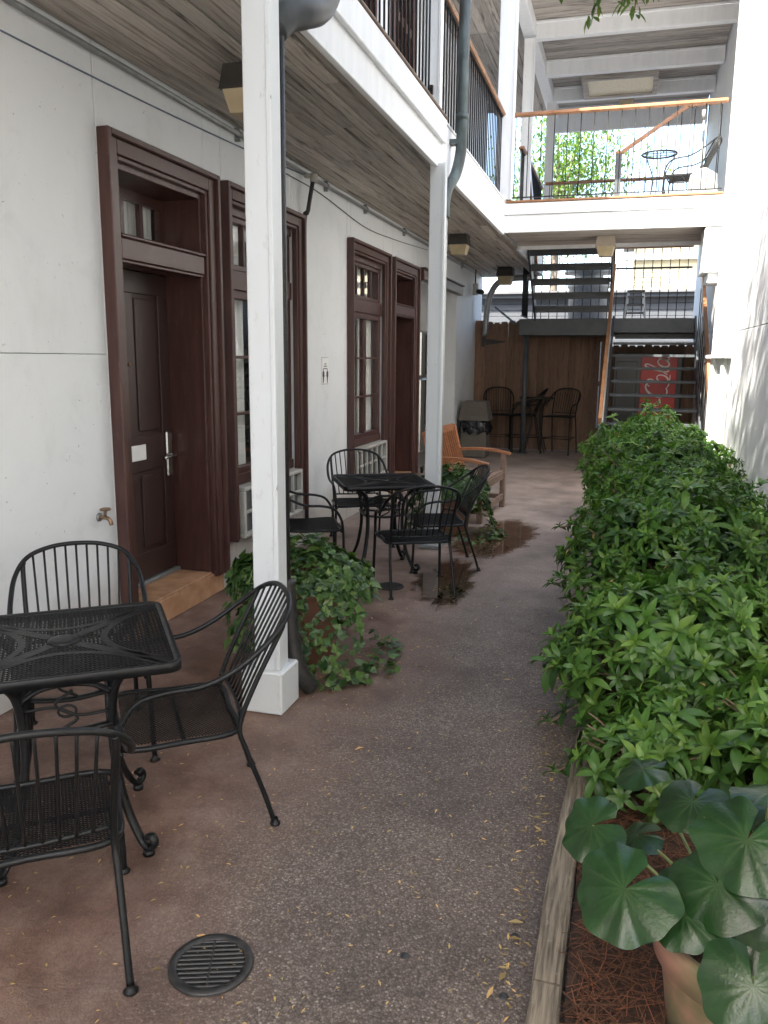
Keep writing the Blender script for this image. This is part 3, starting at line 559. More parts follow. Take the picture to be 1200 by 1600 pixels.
# rear railing with the raking hand rail
m = MB(); m.box(-.28, -.20, 12.26, 12.34, 3.60, 4.44, bev=.006); wp('newel', m, 'steel', br)
m = MB(); m.box(-.29, -.19, 12.25, 12.35, 4.44, 4.47, bev=.004); m.bar((-.19, 12.3, 4.47), (.62, 12.3, 5.0), .06, .045); m.bar((.61, 12.3, 4.995), (1.12, 12.3, 5.03), .06, .045); wp('raking_rail', m, 'railwood', br)
for k in range(8):
    x = -.12+.165*k; zt = 4.46+.65*min(x+.19, .81); m = MB(); m.tube([(x, 12.3, 3.62), (x, 12.3, zt)], .006, 6); wp('baluster', m, 'iron', br)
fr_ = thing('far_railing', 'long thin wooden rail with wire balusters at the far end of the stairwell', 'railing', (-.2, 15.1, 3.64))
railing_x(fr_, 15.12, -1.5, 1.15, 3.64, 4.68, .16)

# ------------------------------------------------------------------ gallery and bridge roof
rf = thing('porch_roof', 'white roof beams and grey boards over the upper walkway with one yellowed ceiling light', 'roof', (-.3, 14, 6.2))
for y in (10.75, 12.95, 14.58, 15.98): wp('beam', B(-1.5, 1.2, y-.07, y+.07, 6.20, 6.43, bev=.008), 'trim', rf); wp('beam_strip', B(-1.5, 1.2, y-.10, y+.10, 6.395, 6.43, bev=.006), 'trim', rf)
for k in range(34):
    wp('roof_board', bd(('rb',), 2.7, .185, .02, 'soffitx', 'x'), None, rf, (-.15, 10.85+.19*k, 6.445))
wp('end_fascia', B(-1.6, 1.2, 17.2, 17.26, 6.0, 6.6), 'trim', rf); wp('end_moulding', B(-1.6, 1.2, 17.16, 17.2, 6.42, 6.47), 'trim', rf)
wp('edge_beam', B(-1.68, -1.50, -4, 17.2, 6.25, 6.6, bev=.008), 'trim', rf); wp('edge_moulding', B(-1.50, -1.46, -4, 10.68, 6.45, 6.6), 'trim', rf)
for i in range(8):
    for j in range(5): wp('roof_board', bd(('gb',), 4.2, .126, .02, 'soffit'), None, rf, (-2.66+.13*i, -1.8+4.21*j, 6.37))
wp('roof_deck', B(-9, -3.61, -6, 17.3, 6.62, 6.75, bev=0), 'roofmetal', rf); wp('roof_deck', B(-3.6, 1.2, 10.68, 17.3, 6.47, 6.6, bev=0), 'roofmetal', rf); wp('roof_deck', B(-3.6, -1.52, -4, 10.68, 6.47, 6.6, bev=0), 'roofmetal', rf)  # first deck roofs the unseen mass, added against leaking sun
cl = bpy.data.objects.new('ceiling_light', None); COL.objects.link(cl); cl.parent = rf; WL[cl.name] = Vector((-.3, 15.3, 6.4)); cl.location = WL[cl.name]-WL[rf.name]
m = MB(); m.box(-.95, .26, 14.80, 14.88, 6.17, 6.43); m.box(-.95, .26, 15.76, 15.84, 6.17, 6.43); m.box(-.95, -.87, 14.88, 15.76, 6.17, 6.43); m.box(.18, .26, 14.88, 15.76, 6.17, 6.43); wp('light_frame', m, 'soffitx', cl)
wp('diffuser', B(-.87, .18, 14.88, 15.76, 6.20, 6.23, bev=0), 'diffuser2', cl)

# ------------------------------------------------------------------ right wall
rw = thing('courtyard_wall', 'tall white stucco wall closing the right side behind the hedge', 'wall', (1.1, 8, 0))
for (y0, y1, z0, z1) in ((-6, 6.2, 0, 1.95), (-6, 6.2, 1.956, 6.8), (6.204, 10.95, 0, 1.95), (6.204, 10.95, 1.956, 4.3), (6.204, 10.95, 4.304, 6.8)):
    wp('wall_panel', B(1.02, 1.3, y0, y1, z0, z1, bev=.004), 'wall2', rw)
wp('wall_panel', B(1.22, 1.4, 10.956, 17.3, 0, 2.10), 'wall2', rw); wp('wall_panel', B(1.22, 1.4, 10.956, 17.3, 2.106, 6.8), 'wall2', rw)
wp('ledge', B(.95, 1.02, 8.9, 10.9, 1.70, 1.74), 'wall2', rw); wp('pilaster', B(.98, 1.02, 9.2, 9.45, 0, 1.698), 'wall2', rw); wp('pilaster', B(.98, 1.02, 10.3, 10.6, 0, 1.698), 'wall2', rw)

# ------------------------------------------------------------------ staircase
stc = thing('staircase', 'dark steel open-tread staircase doubling back with wooden hand rails', 'staircase', (-.3, 14, 0))
X0, X1 = -.20, 1.06; rise, run = .2, .28
for k in range(1, 12):
    z = 2.37-rise*k; y = 14.8-run*k
    if z < .1: break
    m = MB(); m.box(X0, X1, y, y+.27, z-.045, z-.005, bev=.004)
    for q in range(26): xx = X0+.02+q*(X1-X0-.04)/25; m.box(xx-.006, xx+.006, y+.004, y+.26, z-.005, z)
    wp('tread', m, 'steel', stc)
def stringer(x, ya, za, yb, zb, nm='stringer', mat='steel', wd=.03, dp=.26):
    m = MB(); m.bar((x, ya, za), (x, yb, zb), wd, dp); wp(nm, m, mat, stc)
stringer(X0-.025, 14.85, 2.30, 11.62, 0.0); stringer(X1+.025, 14.85, 2.30, 11.62, 0.0)
m = MB(); m.bar((X0-.05, 14.5, 3.17), (X0-.07, 11.25, .86), .045, .15); wp('handrail', m, 'railwood', stc)
m = MB(); m.bar((X1+.03, 14.5, 3.30), (X1+.04, 11.2, .93), .045, .15); wp('handrail', m, 'railwood', stc)
m = MB(); m.box(X0-.09, X0-.03, 11.22, 11.28, 0, .84, bev=.004); wp('newel', m, 'steel', stc)
for k in range(9):
    y = 11.6+.32*k; z = 2.37-rise*((14.8-y)/run)
    for x in (X0-.05, X1+.03):
        m = MB(); m.tube([(x, y, z-.05), (x, y, z+.88)], .007, 6); wp('baluster', m, 'alu' if x < 0 else 'iron', stc)
wp('landing', B(-1.82, 1.08, 14.80, 15.9, 2.09, 2.37, bev=.006), 'steel', stc); wp('landing_lip', B(-.18, 1.08, 14.77, 14.80, 2.03, 2.12), 'steel', stc)
m = MB(); m.tube([(-1.69, 14.86, 0), (-1.69, 14.86, 2.09)], .045, 10); m.box(-1.78, -1.60, 14.77, 14.95, 0.002, .02); wp('landing_post', m, 'steel', stc)
# upper flight, back up to the bridge
UX0, UX1 = -1.52, -.30
for k in range(1, 7):
    z = 2.37+rise*k; y = 14.8-run*k
    m = MB(); m.box(UX0, UX1, y, y+.27, z-.05, z, bev=.004); m.box(UX0, UX1, y-.004, y+.02, z-.11, z-.05); wp('tread', m, 'steel', stc)
stringer(UX0-.02, 14.80, 2.42, 13.05, 3.66, dp=.20); stringer(UX1+.02, 14.80, 2.42, 13.05, 3.66, dp=.20)
m = MB(); m.bar((UX1+.03, 14.75, 3.30), (UX1+.03, 13.0, 4.42), .045, .12); wp('handrail', m, 'railwood', stc)
m = MB(); m.bar((UX0-.03, 14.75, 3.30), (UX0-.03, 13.0, 4.55), .045, .12); wp('handrail', m, 'railwood', stc)
for k in range(7):
    y = 14.6-.24*k; z = 2.37+rise*((14.8-y)/run)
    for x in (UX0-.03, UX1+.03):
        m = MB(); m.tube([(x, y, z-.02), (x, y, z+.80)], .007, 6); wp('baluster', m, 'iron', stc)
railing_x(stc, 15.86, -1.78, 1.05, 2.37, 3.68, .15, .008)
wp('mid_rail', B(-1.78, 1.05, 15.85, 15.87, 3.28, 3.31, bev=0), 'iron', stc)
railing_y(stc, -1.79, 14.85, 15.8, 2.37, 3.45, .12)
lad = thing('step_ladder', 'small grey step ladder standing folded on the stair landing', 'ladder', (.12, 15.4, 2.37))
for x in (-.15, .15): m = MB(); m.bar((x*1.1, -.12, 0), (x*.85, 0, .47), .03, .05); part('side_rail', m, 'alu', lad)
for k in range(3): part('step', B(-.14, .14, -.13+.04*k, -.02+.04*k, .10+.14*k, .13+.14*k), 'steel', lad)
part('top_cap', B(-.15, .15, -.07, .08, .47, .51, bev=.01), 'steel', lad)

# ------------------------------------------------------------------ fence, vending machine, far buildings
fe = thing('picket_fence', 'brown cedar dog-ear fence behind the stairs and bar chairs', 'fence', (-1.5, 15.65, 0))
pw = .138
def picket(h):
    key = ('pk', h)
    if key not in shared:
        m = MB(); t = .02; a = pw/2+.002; o = [(-a, .004), (a, .004), (a, h-.04), (a-.03, h), (-a+.03, h), (-a, h-.04)]
        m.add([(x, -t/2, z) for x, z in o]+[(x, t/2, z) for x, z in o], [(0, 1, 2, 3, 4, 5), (11, 10, 9, 8, 7, 6)]+[(i, i+6, (i+1) % 6+6, (i+1) % 6) for i in range(6)]); shared[key] = m.mesh('fence_board', 'fence')
    return shared[key]
for k in range(15):
    wp('fence_board', picket(random.choice((2.34, 2.36, 2.38))), None, fe, (-2.46+k*(pw+.001), 15.6+.007*(k%2)+random.uniform(-.002, .002), 0), rot=(0, random.uniform(-.002, .002), 0))
for k in range(12): wp('fence_board', picket(random.choice((1.94, 1.95, 1.96))), None, fe, (-.30+k*(pw+.001), 15.72+.007*(k%2), 0))
wp('fence_post', B(-2.722, -2.54, 15.55, 15.67, 0, 2.38), 'fence', fe); wp('fence_post', B(-.42, -.32, 15.57, 15.67, 0, 2.2), 'fence', fe)
for z in (.35, 1.2, 2.0): wp('fence_rail', B(-2.54, -.42, 15.625, 15.67, z, z+.09), 'fence', fe)
m = MB(); m.box(-2.60, -2.54, 15.53, 15.55, 1.90, 2.08); m.add([(-2.53, 15.575, 2.05), (-2.53, 15.575, 1.93), (-2.16, 15.575, 1.985), (-2.16, 15.575, 2.0), (-2.53, 15.585, 2.05), (-2.53, 15.585, 1.93), (-2.16, 15.585, 1.985), (-2.16, 15.585, 2.0)], [(0, 1, 2, 3), (0, 3, 7, 4), (1, 5, 6, 2), (4, 7, 6, 5)]); wp('hinge', m, 'black', fe)
vm = thing('vending_machine', 'tall black vending machine with red side-printed panel behind the stairs', 'vending machine', (.42, 15.2, 0))
part('cabinet', B(-.60, .55, 0, .62, .04, 1.80, bev=.015), 'vend', vm); part('red_panel', B(-.14, .46, -.025, -.002, .12, 1.76, bev=.01), 'red', vm)
part('selection_panel', B(-.55, -.20, -.02, -.002, .7, 1.65, bev=.008), 'vend', vm); part('delivery_slot', B(-.54, -.22, -.03, -.002, .25, .5, bev=.01), 'black', vm)
# script lettering, reading upward: strokes as flat ribbons (text x -> +z, text y -> -x)
def arc(cx, cy, rx, ry, a0, a1, n=14): return [(cx+rx*math.cos(R_(a0+(a1-a0)*i/n)), cy+ry*math.sin(R_(a0+(a1-a0)*i/n))) for i in range(n+1)]
strokes = []
def Cbig(x): strokes.append((arc(x+.55, .85, .55, .80, 40, 300), .13)); strokes.append((arc(x+.9, 1.25, .30, .35, 160, -60, 8), .09)); strokes.append(([(x+.8, .12), (x+1.2, -.05), (x+1.9, -.1)], .07))
def osm(x): strokes.append((arc(x+.3, .45, .28, .42, 60, 420), .11))
def csm(x): strokes.append((arc(x+.3, .45, .30, .42, 50, 310), .11))
def asm(x): osm(x); strokes.append(([(x+.6, .85), (x+.58, .3), (x+.68, .05), (x+.85, .15)], .10))
def lsm(x): strokes.append(([(x+.05, .1), (x+.45, 1.3), (x+.42, 1.75), (x+.22, 1.6), (x+.2, .4), (x+.38, .03), (x+.55, .2)], .10))
Cbig(0); osm(1.15); csm(1.85); asm(2.5); strokes.append(([(3.45, .5), (3.85, .58)], .12)); Cbig(3.95); osm(5.1); lsm(5.75); asm(6.3)
m = MB(); sc = .225
for pts, wdt in strokes:
    P = spline([(x+.25*y, y, 0) for x, y in pts], 4); L = len(P); vs = []
    for i, p in enumerate(P):
        t = (P[min(i+1, L-1)]-P[max(i-1, 0)]); t = t.normalized() if t.length > 0 else Vector((1, 0, 0)); nn = Vector((-t.y, t.x, 0)); ww = wdt*(.55+.45*math.sin(math.pi*i/(L-1)))
        for q in (p+nn*ww*.6, p-nn*ww*.6): vs.append((.33-q.y*sc, -.029, .12+q.x*sc))
    m.add(vs, [(2*i, 2*i+1, 2*i+3, 2*i+2) for i in range(L-1)])
part('lettering', m, 'white', vm)
gb = thing('grey_outbuilding', 'low grey clapboard building with metal roof beyond the fence', 'building', (0, 24, 0))
wp('wall', B(-6, 6, 24, 30, 0, 3.45, bev=0), 'shadedsiding', gb)
for k in range(14): wp('clapboard', B(-6, 6, 23.965, 24, 1.0+k*.17, 1.165+k*.17, bev=.01), 'shadedsiding', gb)
wp('eave_fascia', B(-6.2, 6.2, 23.7, 23.95, 3.36, 3.47), 'shadedsiding', gb)
m = MB(); m.add([(-6.3, 23.6, 3.47), (6.3, 23.6, 3.47), (6.3, 27, 3.62), (-6.3, 27, 3.62), (-6.3, 23.6, 3.53), (6.3, 23.6, 3.53), (6.3, 27, 3.68), (-6.3, 27, 3.68)], [(3, 2, 1, 0), (4, 5, 6, 7), (0, 1, 5, 4), (1, 2, 6, 5), (2, 3, 7, 6), (3, 0, 4, 7)]); wp('roof', m, 'roofmetal', gb)
wp('window', B(-2.2, -1.0, 23.93, 23.96, 1.7, 2.8), 'glass', gb)
ys = thing('yellow_house', 'pale yellow clapboard house standing farther back beyond the landing', 'house', (1.2, 31, 0))
wp('wall', B(.1, 5, 31, 36, 0, 6.0, bev=0), 'yellow', ys); wp('eave', B(-.2, 5.2, 30.7, 30.99, 5.1, 5.3), 'trim', ys); wp('roof', B(-.3, 5.3, 30.5, 36, 6.0, 6.3), 'roofmetal', ys)
for k in range(10): wp('clapboard', B(.1, 5, 30.96, 31, 3.4+k*.16, 3.555+k*.16, bev=.01), 'yellow', ys)
ch = thing('vent_stack', 'round grey vent stack with cap rising behind the stair landing', 'vent', (-.85, 19, 0))
m = MB(); m.lathe([(.0, 0), (.42, 0), (.42, 3.2), (.46, 3.22), (.46, 3.3), (.30, 3.36), (.30, 3.5), (.55, 3.52), (.5, 3.62), (0, 3.75)], n=24); part('stack', m, 'galv', ch)

# ------------------------------------------------------------------ pipes, cables, lamps
pl = thing('electrical_conduit', 'grey metal conduit running along the top of the left wall under the soffit', 'conduit', (-2.68, 6, 3.2))
m = MB(); m.tube([(-2.695, -4, 3.205), (-2.695, 15.8, 3.205)], .017, 8); wp('pipe', m, 'galv', pl)
for y in (3.1, 5.6, 7.4, 8.6, 10.2, 12, 14): m = MB(); m.tube([(-2.695, y-.02, 3.205), (-2.695, y+.02, 3.205)], .026, 8); m.box(XW, -2.69, y-.012, y+.012, 3.16, 3.25); wp('clamp', m, 'galv', pl)
m = MB(); P = [(XW+.008, 2.0+k*.45, 3.06+.12*(k/10.)-.03*math.sin(k*.31)) for k in range(0, 12)]; m.tube(spline(P, 3), .0045, 5); tag(part('blue_cable', m, 'cable'), 'thin blue cable stapled along the white wall above the first door', 'cable')
m = MB(); P = [(XW+.01, 6.4, 3.13), (XW+.01, 7.3, 3.12), (XW+.01, 8.6, 3.03), (XW+.01, 9.8, 3.06), (XW+.01, 11.5, 3.15)]; m.tube(spline(P, 6), .004, 5); tag(part('black_cable', m, 'black'), 'sagging thin black cable below the conduit near the far window', 'cable')
pc = thing('drain_conduit', 'dark vertical conduit with white cap beside the first window', 'conduit', (-2.66, 6.8, 0))
m = MB(); m.tube(spline([(-2.62, 6.86, 3.17), (-2.66, 6.83, 2.9), (-2.69, 6.81, 2.6), (-2.69, 6.81, .1)], 5), .019, 8); wp('pipe', m, 'ironold', pc)
m = MB(); m.tube([(-2.62, 6.86, 3.13), (-2.615, 6.865, 3.20)], .032, 10); m.box(-2.70, -2.62, 6.84, 6.88, 3.17, 3.20); wp('cap', m, 'plasticw', pc)
dp = thing('copper_downpipe', 'green aged copper downpipe bending in under balcony beside the second post', 'downpipe', (-1.5, 7.4, 0))
P = [(-1.47, 7.45, 6.5), (-1.47, 7.45, 3.62), (-1.475, 7.43, 3.42), (-1.50, 7.36, 3.24), (-1.545, 7.25, 3.10), (-1.555, 7.19, 2.98), (-1.555, 7.17, 2.85)]
m = MB(); m.tube(spline(P[:2], 1)+spline(P[1:], 6)[1:], .048, 14); wp('pipe', m, 'copper', dp)
m = MB(); m.tube([(-1.548, 7.17, 2.9), (-1.548, 7.16, .05)], .026, 10); wp('lower_pipe', m, 'plasticw', dp)
m = MB(); m.box(-1.57, -1.45, 7.40, 7.50, 3.50, 3.54); wp('strap', m, 'copper', dp)
for z in (3.7, 4.9): m = MB(); m.tube([(-1.47, 7.45, z), (-1.47, 7.45, z+.05)], .053, 14); wp('pipe_joint', m, 'copper', dp)
ep = thing('elbow_downpipe', 'big dark elbow downpipe dropping behind the first post into a ribbed hose', 'downpipe', (-1.5, 3.7, 0))
P = [(-1.44, 4.02, 6.4), (-1.44, 4.02, 3.62), (-1.44, 4.0, 3.42), (-1.455, 3.90, 3.27), (-1.485, 3.77, 3.20), (-1.535, 3.69, 3.16), (-1.575, 3.64, 3.10)]
m = MB(); m.tube(spline(P[:2], 1)+spline(P[1:], 7)[1:], .072, 16); wp('pipe', m, 'darkpipe', ep)
m = MB(); m.tube([(-1.532, 3.61, 3.05), (-1.532, 3.60, .55)], .020, 10); wp('lower_pipe', m, 'ironold', ep)
m = MB(); P = spline([(-1.53, 3.60, .60), (-1.505, 3.59, .30), (-1.46, 3.60, .12), (-1.42, 3.64, .03)], 14); m.tube(P, [.038+.006*(i % 2) for i in range(len(P))], 12); wp('ribbed_hose', m, 'ironold', ep)
ap = thing('arched_pipe', 'grey arched metal pipe rising over the end of the fence', 'pipe', (-2.5, 15.4, 0))
P = [(-2.52, 15.45, 2.1), (-2.50, 15.45, 2.55), (-2.44, 15.45, 2.85), (-2.30, 15.45, 3.05), (-2.05, 15.45, 3.12), (-1.6, 15.5, 3.13)]
m = MB(); m.tube(spline(P, 6), .055, 12); wp('pipe', m, 'galv', ap); m = MB(); m.tube([(-2.36, 15.5, 2.62), (-1.95, 15.5, 2.30)], .02, 8); wp('brace', m, 'galv', ap)
def lamp(x, y, z, s, lab, housing='lampbox'):
    l = thing('ceiling_lamp', lab, 'lamp', (x, y, z), 0, 'boxy ceiling lamps')
    m = MB(); m.frus((0, 0), .13*s, .13*s, .11*s, .11*s, -.13*s, 0); part('housing', m, housing, l)
    m = MB(); m.frus((0, 0), .085*s, .085*s, .115*s, .115*s, -.25*s, -.131*s); part('diffuser', m, 'diffuser', l)
lamp(-2.10, 4.52, 3.25, 1.0, 'bronze boxy ceiling lamp peeking out behind the first porch post')
lamp(-2.15, 10.9, 3.25, 1.0, 'boxy ceiling lamp mostly hidden by the second porch post')
lamp(-2.10, 14.9, 3.25, 1.15, 'dark boxy ceiling lamp at far end above the fence')
lamp(-.33, 11.6, 3.265, 1.0, 'beige boxy ceiling lamp under the walkway bridge', 'lampbeige')
lamp(-.25, 16.6, 6.43, 1.0, 'small beige lamp under the upper roof above bridge railing', 'lampbeige')
sc_ = thing('security_camera', 'small security camera on grey box at the far wall corner', 'camera', (-2.62, 15.0, 2.9))
part('junction_box', B(-.07, .02, -.06, .06, -.10, .10, bev=.01), 'plasticw', sc_); m = MB(); m.tube([(.02, -.02, -.04), (.12, -.14, -.06)], .045, 10); part('camera_body', m, 'black', sc_); m = MB(); m.tube([(-.03, 0, .1), (-.03, 0, .34)], .012, 6); part('cable_tube', m, 'black', sc_)
# header rail over the alcove
hd = thing('sliding_rail', 'dark red timber header fixed over the refrigerator alcove', 'header', (XW, 12.3, 2.8)); wp('header_board', B(XW+.003, XW+.10, 10.98, 13.75, 2.70, 2.84, bev=.01), 'mahogany', hd); wp('top_lip', B(XW+.003, XW+.12, 10.97, 13.76, 2.842, 2.865, bev=.005), 'mahogany', hd)
fg = thing('refrigerator', 'tall stainless refrigerator with black handles in the alcove', 'refrigerator', (-2.95, 11.45, 0))
part('body', B(-.45, .20, -.36, .36, .12, 2.05, bev=.02), 'stainless', fg)
part('upper_door', B(.202, .265, -.36, .36, 1.42, 2.05, bev=.025), 'stainless', fg); part('lower_door', B(.202, .265, -.36, .36, .36, 1.405, bev=.025), 'stainless', fg)
for (a, b2) in ((1.45, 2.0), (.75, 1.37)): part('handle', B(.268, .31, -.10, -.03, a, b2, bev=.012), 'black', fg)
for sx in (-.38, .15):
    for sy in (-.3, .3): m = MB(); m.lathe([(0, 0), (.02, 0), (.035, .12), (0, .12)], (sx, sy, .002), 10); part('foot', m, 'black', fg)
# wall air conditioners
def acu(y0, y1, lab):
    a = thing('wall_air_conditioner', lab, 'air conditioner', (XW, (y0+y1)/2, .33), 0, 'air conditioners below the windows')
    h, d, W = .385, .075, (y1-y0)/2
    m = MB(); m.box(-.2, d, -W, W, 0, .03, bev=.006); m.box(-.2, d, -W, W, h-.03, h, bev=.006); m.box(-.2, d, -W, -W+.03, .03, h-.03, bev=.006); m.box(-.2, d, W-.03, W, .03, h-.03, bev=.006); part('case', m, 'plasticw', a)
    part('coil', B(-.2, d-.045, -W+.03, W-.03, .03, h-.03, bev=0), 'greymesh', a)
    part('grille_bar', B(d-.03, d-.005, -W+.03, W-.03, h/2-.012, h/2+.012), 'plasticw', a)
    n = 6
    for k in range(1, n):
        y = -W+2*W*k/n; part('grille_bar', B(d-.032, d-.007, y-.011, y+.011, .03, h-.03), 'plasticw', a)
acu(5.47, 6.63, 'white wall air conditioner under the nearer window behind the first post'); acu(8.19, 9.33, 'white wall air conditioner under the farther window behind the chair')
fa = thing('hose_faucet', 'old brass hose faucet on white wall left of first door', 'faucet', (XW, 3.80, .80))
m = MB(); fa.scale = (.8, .8, .8); m.tube([(0, 0, 0), (.012, 0, 0)], .03, 12); part('flange', m, 'galv', fa)
m = MB(); m.tube(spline([(0, 0, 0), (.05, 0, .0), (.085, 0, -.012), (.10, .0, -.05)], 5), .014, 8); m.tube([(.05, 0, 0), (.055, 0, .055)], .011, 8); part('spout', m, 'brass', fa)
m = MB(); P = [(.056, .032*math.cos(a*.785), .06+.0*a) for a in range(8)]; m.tube([(.056+.030*math.sin(a*.5236), .034*math.cos(a*.5236), .058) for a in range(12)], .008, 6, True); m.tube([(.056, -.034, .058), (.056, .034, .058)], .006, 6); part('wheel_handle', m, 'brass', fa)
sg = thing('distancing_sign', 'small white paper sign with two black standing figures on wall', 'sign', (XW, 7.40, 1.53))
part('backing', B(.0003, .0009, -.092, .092, -.107, .147, bev=0), 'plasticw', sg)
part('sheet', B(.001, .004, -.085, .085, -.10, .14, bev=0), 'paper', sg)
m = MB()
for k, wd in enumerate((.05, .09, .11)): z = .085-.022*k; m.box(.0042, .005, -wd/2, wd/2, z-.006, z+.006)
part('text_lines', m, 'inkgrey', sg)
for s in (-1, 1):
    m = MB(); y = s*.052
    o = [(-.010, -.08), (.010, -.08), (.017, -.03), (.028, -.01), (.024, .025), (.008, .034), (-.008, .034), (-.024, .025), (-.028, -.01), (-.017, -.03)]; m.add([(.0045, y+a, z-.015) for a, z in o], [tuple(range(len(o)))]); m.tube([(.0042, y, .028), (.005, y, .028)], .009, 10); part('printed_figure', m, 'ink', sg)
m = MB(); m.box(.0042, .005, -.03, .03, -.03, -.026); part('printed_arrow', m, 'inkred', sg)
# ------------------------------------------------------------------ drains
def grate(x, y, r, lab, rz):
    g = thing('drain_grate', lab, 'drain', (x, y, 0), rz, 'round floor drains')
    m = MB(); m.lathe([(r, .001), (r, .006), (r*.98, .010), (r*.80, .010), (r*.78, .003)], n=40); part('rim', m, 'ironold', g)
    m = MB(); m.disc((0, 0, .0025), r*.8, 32); part('pit', m, 'black', g)
    for k in range(-5, 6):
        yy = k*r*.145; L = math.sqrt(max(0, (r*.79)**2-yy*yy)); part('grate_bar', B(-L, L, yy-r*.036, yy+r*.036, .003, .0095, bev=.002), 'ironold', g)
    part('cross_bar', B(-r*.03, r*.03, -r*.78, r*.78, .0035, .0100, bev=.002), 'ironold', g)
grate(-1.01, 1.80, .118, 'round dark iron floor drain in the foreground paving', .35); grate(-1.58, 5.66, .105, 'round iron floor drain under the far chairs beside the wet patch', .2)
for (x, y, lab) in ((-.21, 2.16, 'black round plug near timber edging, farther of the two there'), (-.21, 1.92, 'black round plug near timber edging, closer of the two to the camera'), (-.50, 1.99, 'black round plug out in the paving between drain and edging')):
    m = MB(); m.lathe([(0, .003), (.012, .004), (.014, .001)], (x, y, 0), 12); tag(part('floor_plug', m, 'black'), lab, 'plug', 'small black plugs in the paving')

# ------------------------------------------------------------------ timber kerb
for k, (ya, yb) in enumerate(((-.5, 1.9), (1.91, 4.3), (4.31, 6.7), (6.71, 9.1), (9.11, 11.0))):
    m = MB(); n = 24; vs = []
    for j in range(n+1):
        y = ya+(yb-ya)*j/n; dx = .012*math.sin(y*2.1)+.012*(y-1.8)
        for (x, z) in ((-.135, 0), (-.130, .075), (-.122, .085), (-.060, .087+.004*math.sin(y*9)), (-.052, .078), (-.05, 0)): vs.append((x+dx+random.uniform(-.0025, .0025), y, z+(random.uniform(-.003, .003) if z > .01 else 0)))
    fs = [(j*6+i, j*6+i+1, (j+1)*6+i+1, (j+1)*6+i) for j in range(n) for i in range(5)]+[(0, 1, 2, 3, 4, 5), tuple(n*6+i for i in (5, 4, 3, 2, 1, 0))]
    m.add(vs, fs); ob = part('timber_edging', m, 'kerb')
    tag(ob, ['weathered timber edging nearest the camera beside the potted plant', 'weathered timber edging by leopard plant leaves and first shrub', 'timber edging under the hedge beside the far patio table', 'timber edging under the hedge opposite the wooden bench', 'farthest timber edging length under the hedge near stairs'][k], 'edging', 'timber edging of the planting bed')

# ------------------------------------------------------------------ patio furniture
def lattice(w_, d_, pitch, bar, z, y0=0):
    m = MB(); hw, hd_ = w_/2, d_/2; ax = 1.0; ay = .62       # diamonds longer across
    def clip(p, q):
        t0, t1 = 0., 1.; dx, dy = q[0]-p[0], q[1]-p[1]
        for pp, qq in ((-dx, p[0]+hw), (dx, hw-p[0]), (-dy, p[1]+hd_), (dy, hd_-p[1])):
            if pp == 0:
                if qq < 0: return None
            else:
                r = qq/pp
                if pp < 0: t0 = max(t0, r)
                else: t1 = min(t1, r)
        return None if t0 >= t1 else ((p[0]+dx*t0, p[1]+dy*t0), (p[0]+dx*t1, p[1]+dy*t1))
    for s in (1, -1):
        c = -3.0*(hw+hd_)
        while c < 3*(hw+hd_):
            k = clip((-5, s*(-5*ay)+c), (5, s*5*ay+c))
            if k: m.bar((k[0][0], k[0][1]+y0, z+s*.0008), (k[1][0], k[1][1]+y0, z+s*.0008), bar, .0025)
            c += pitch
    return m
def feet(m, x, y): m.lathe([(0, .002), (.020, .002), (.021, .008), (.012, .016), (.011, .03)], (x, y, 0), 12)
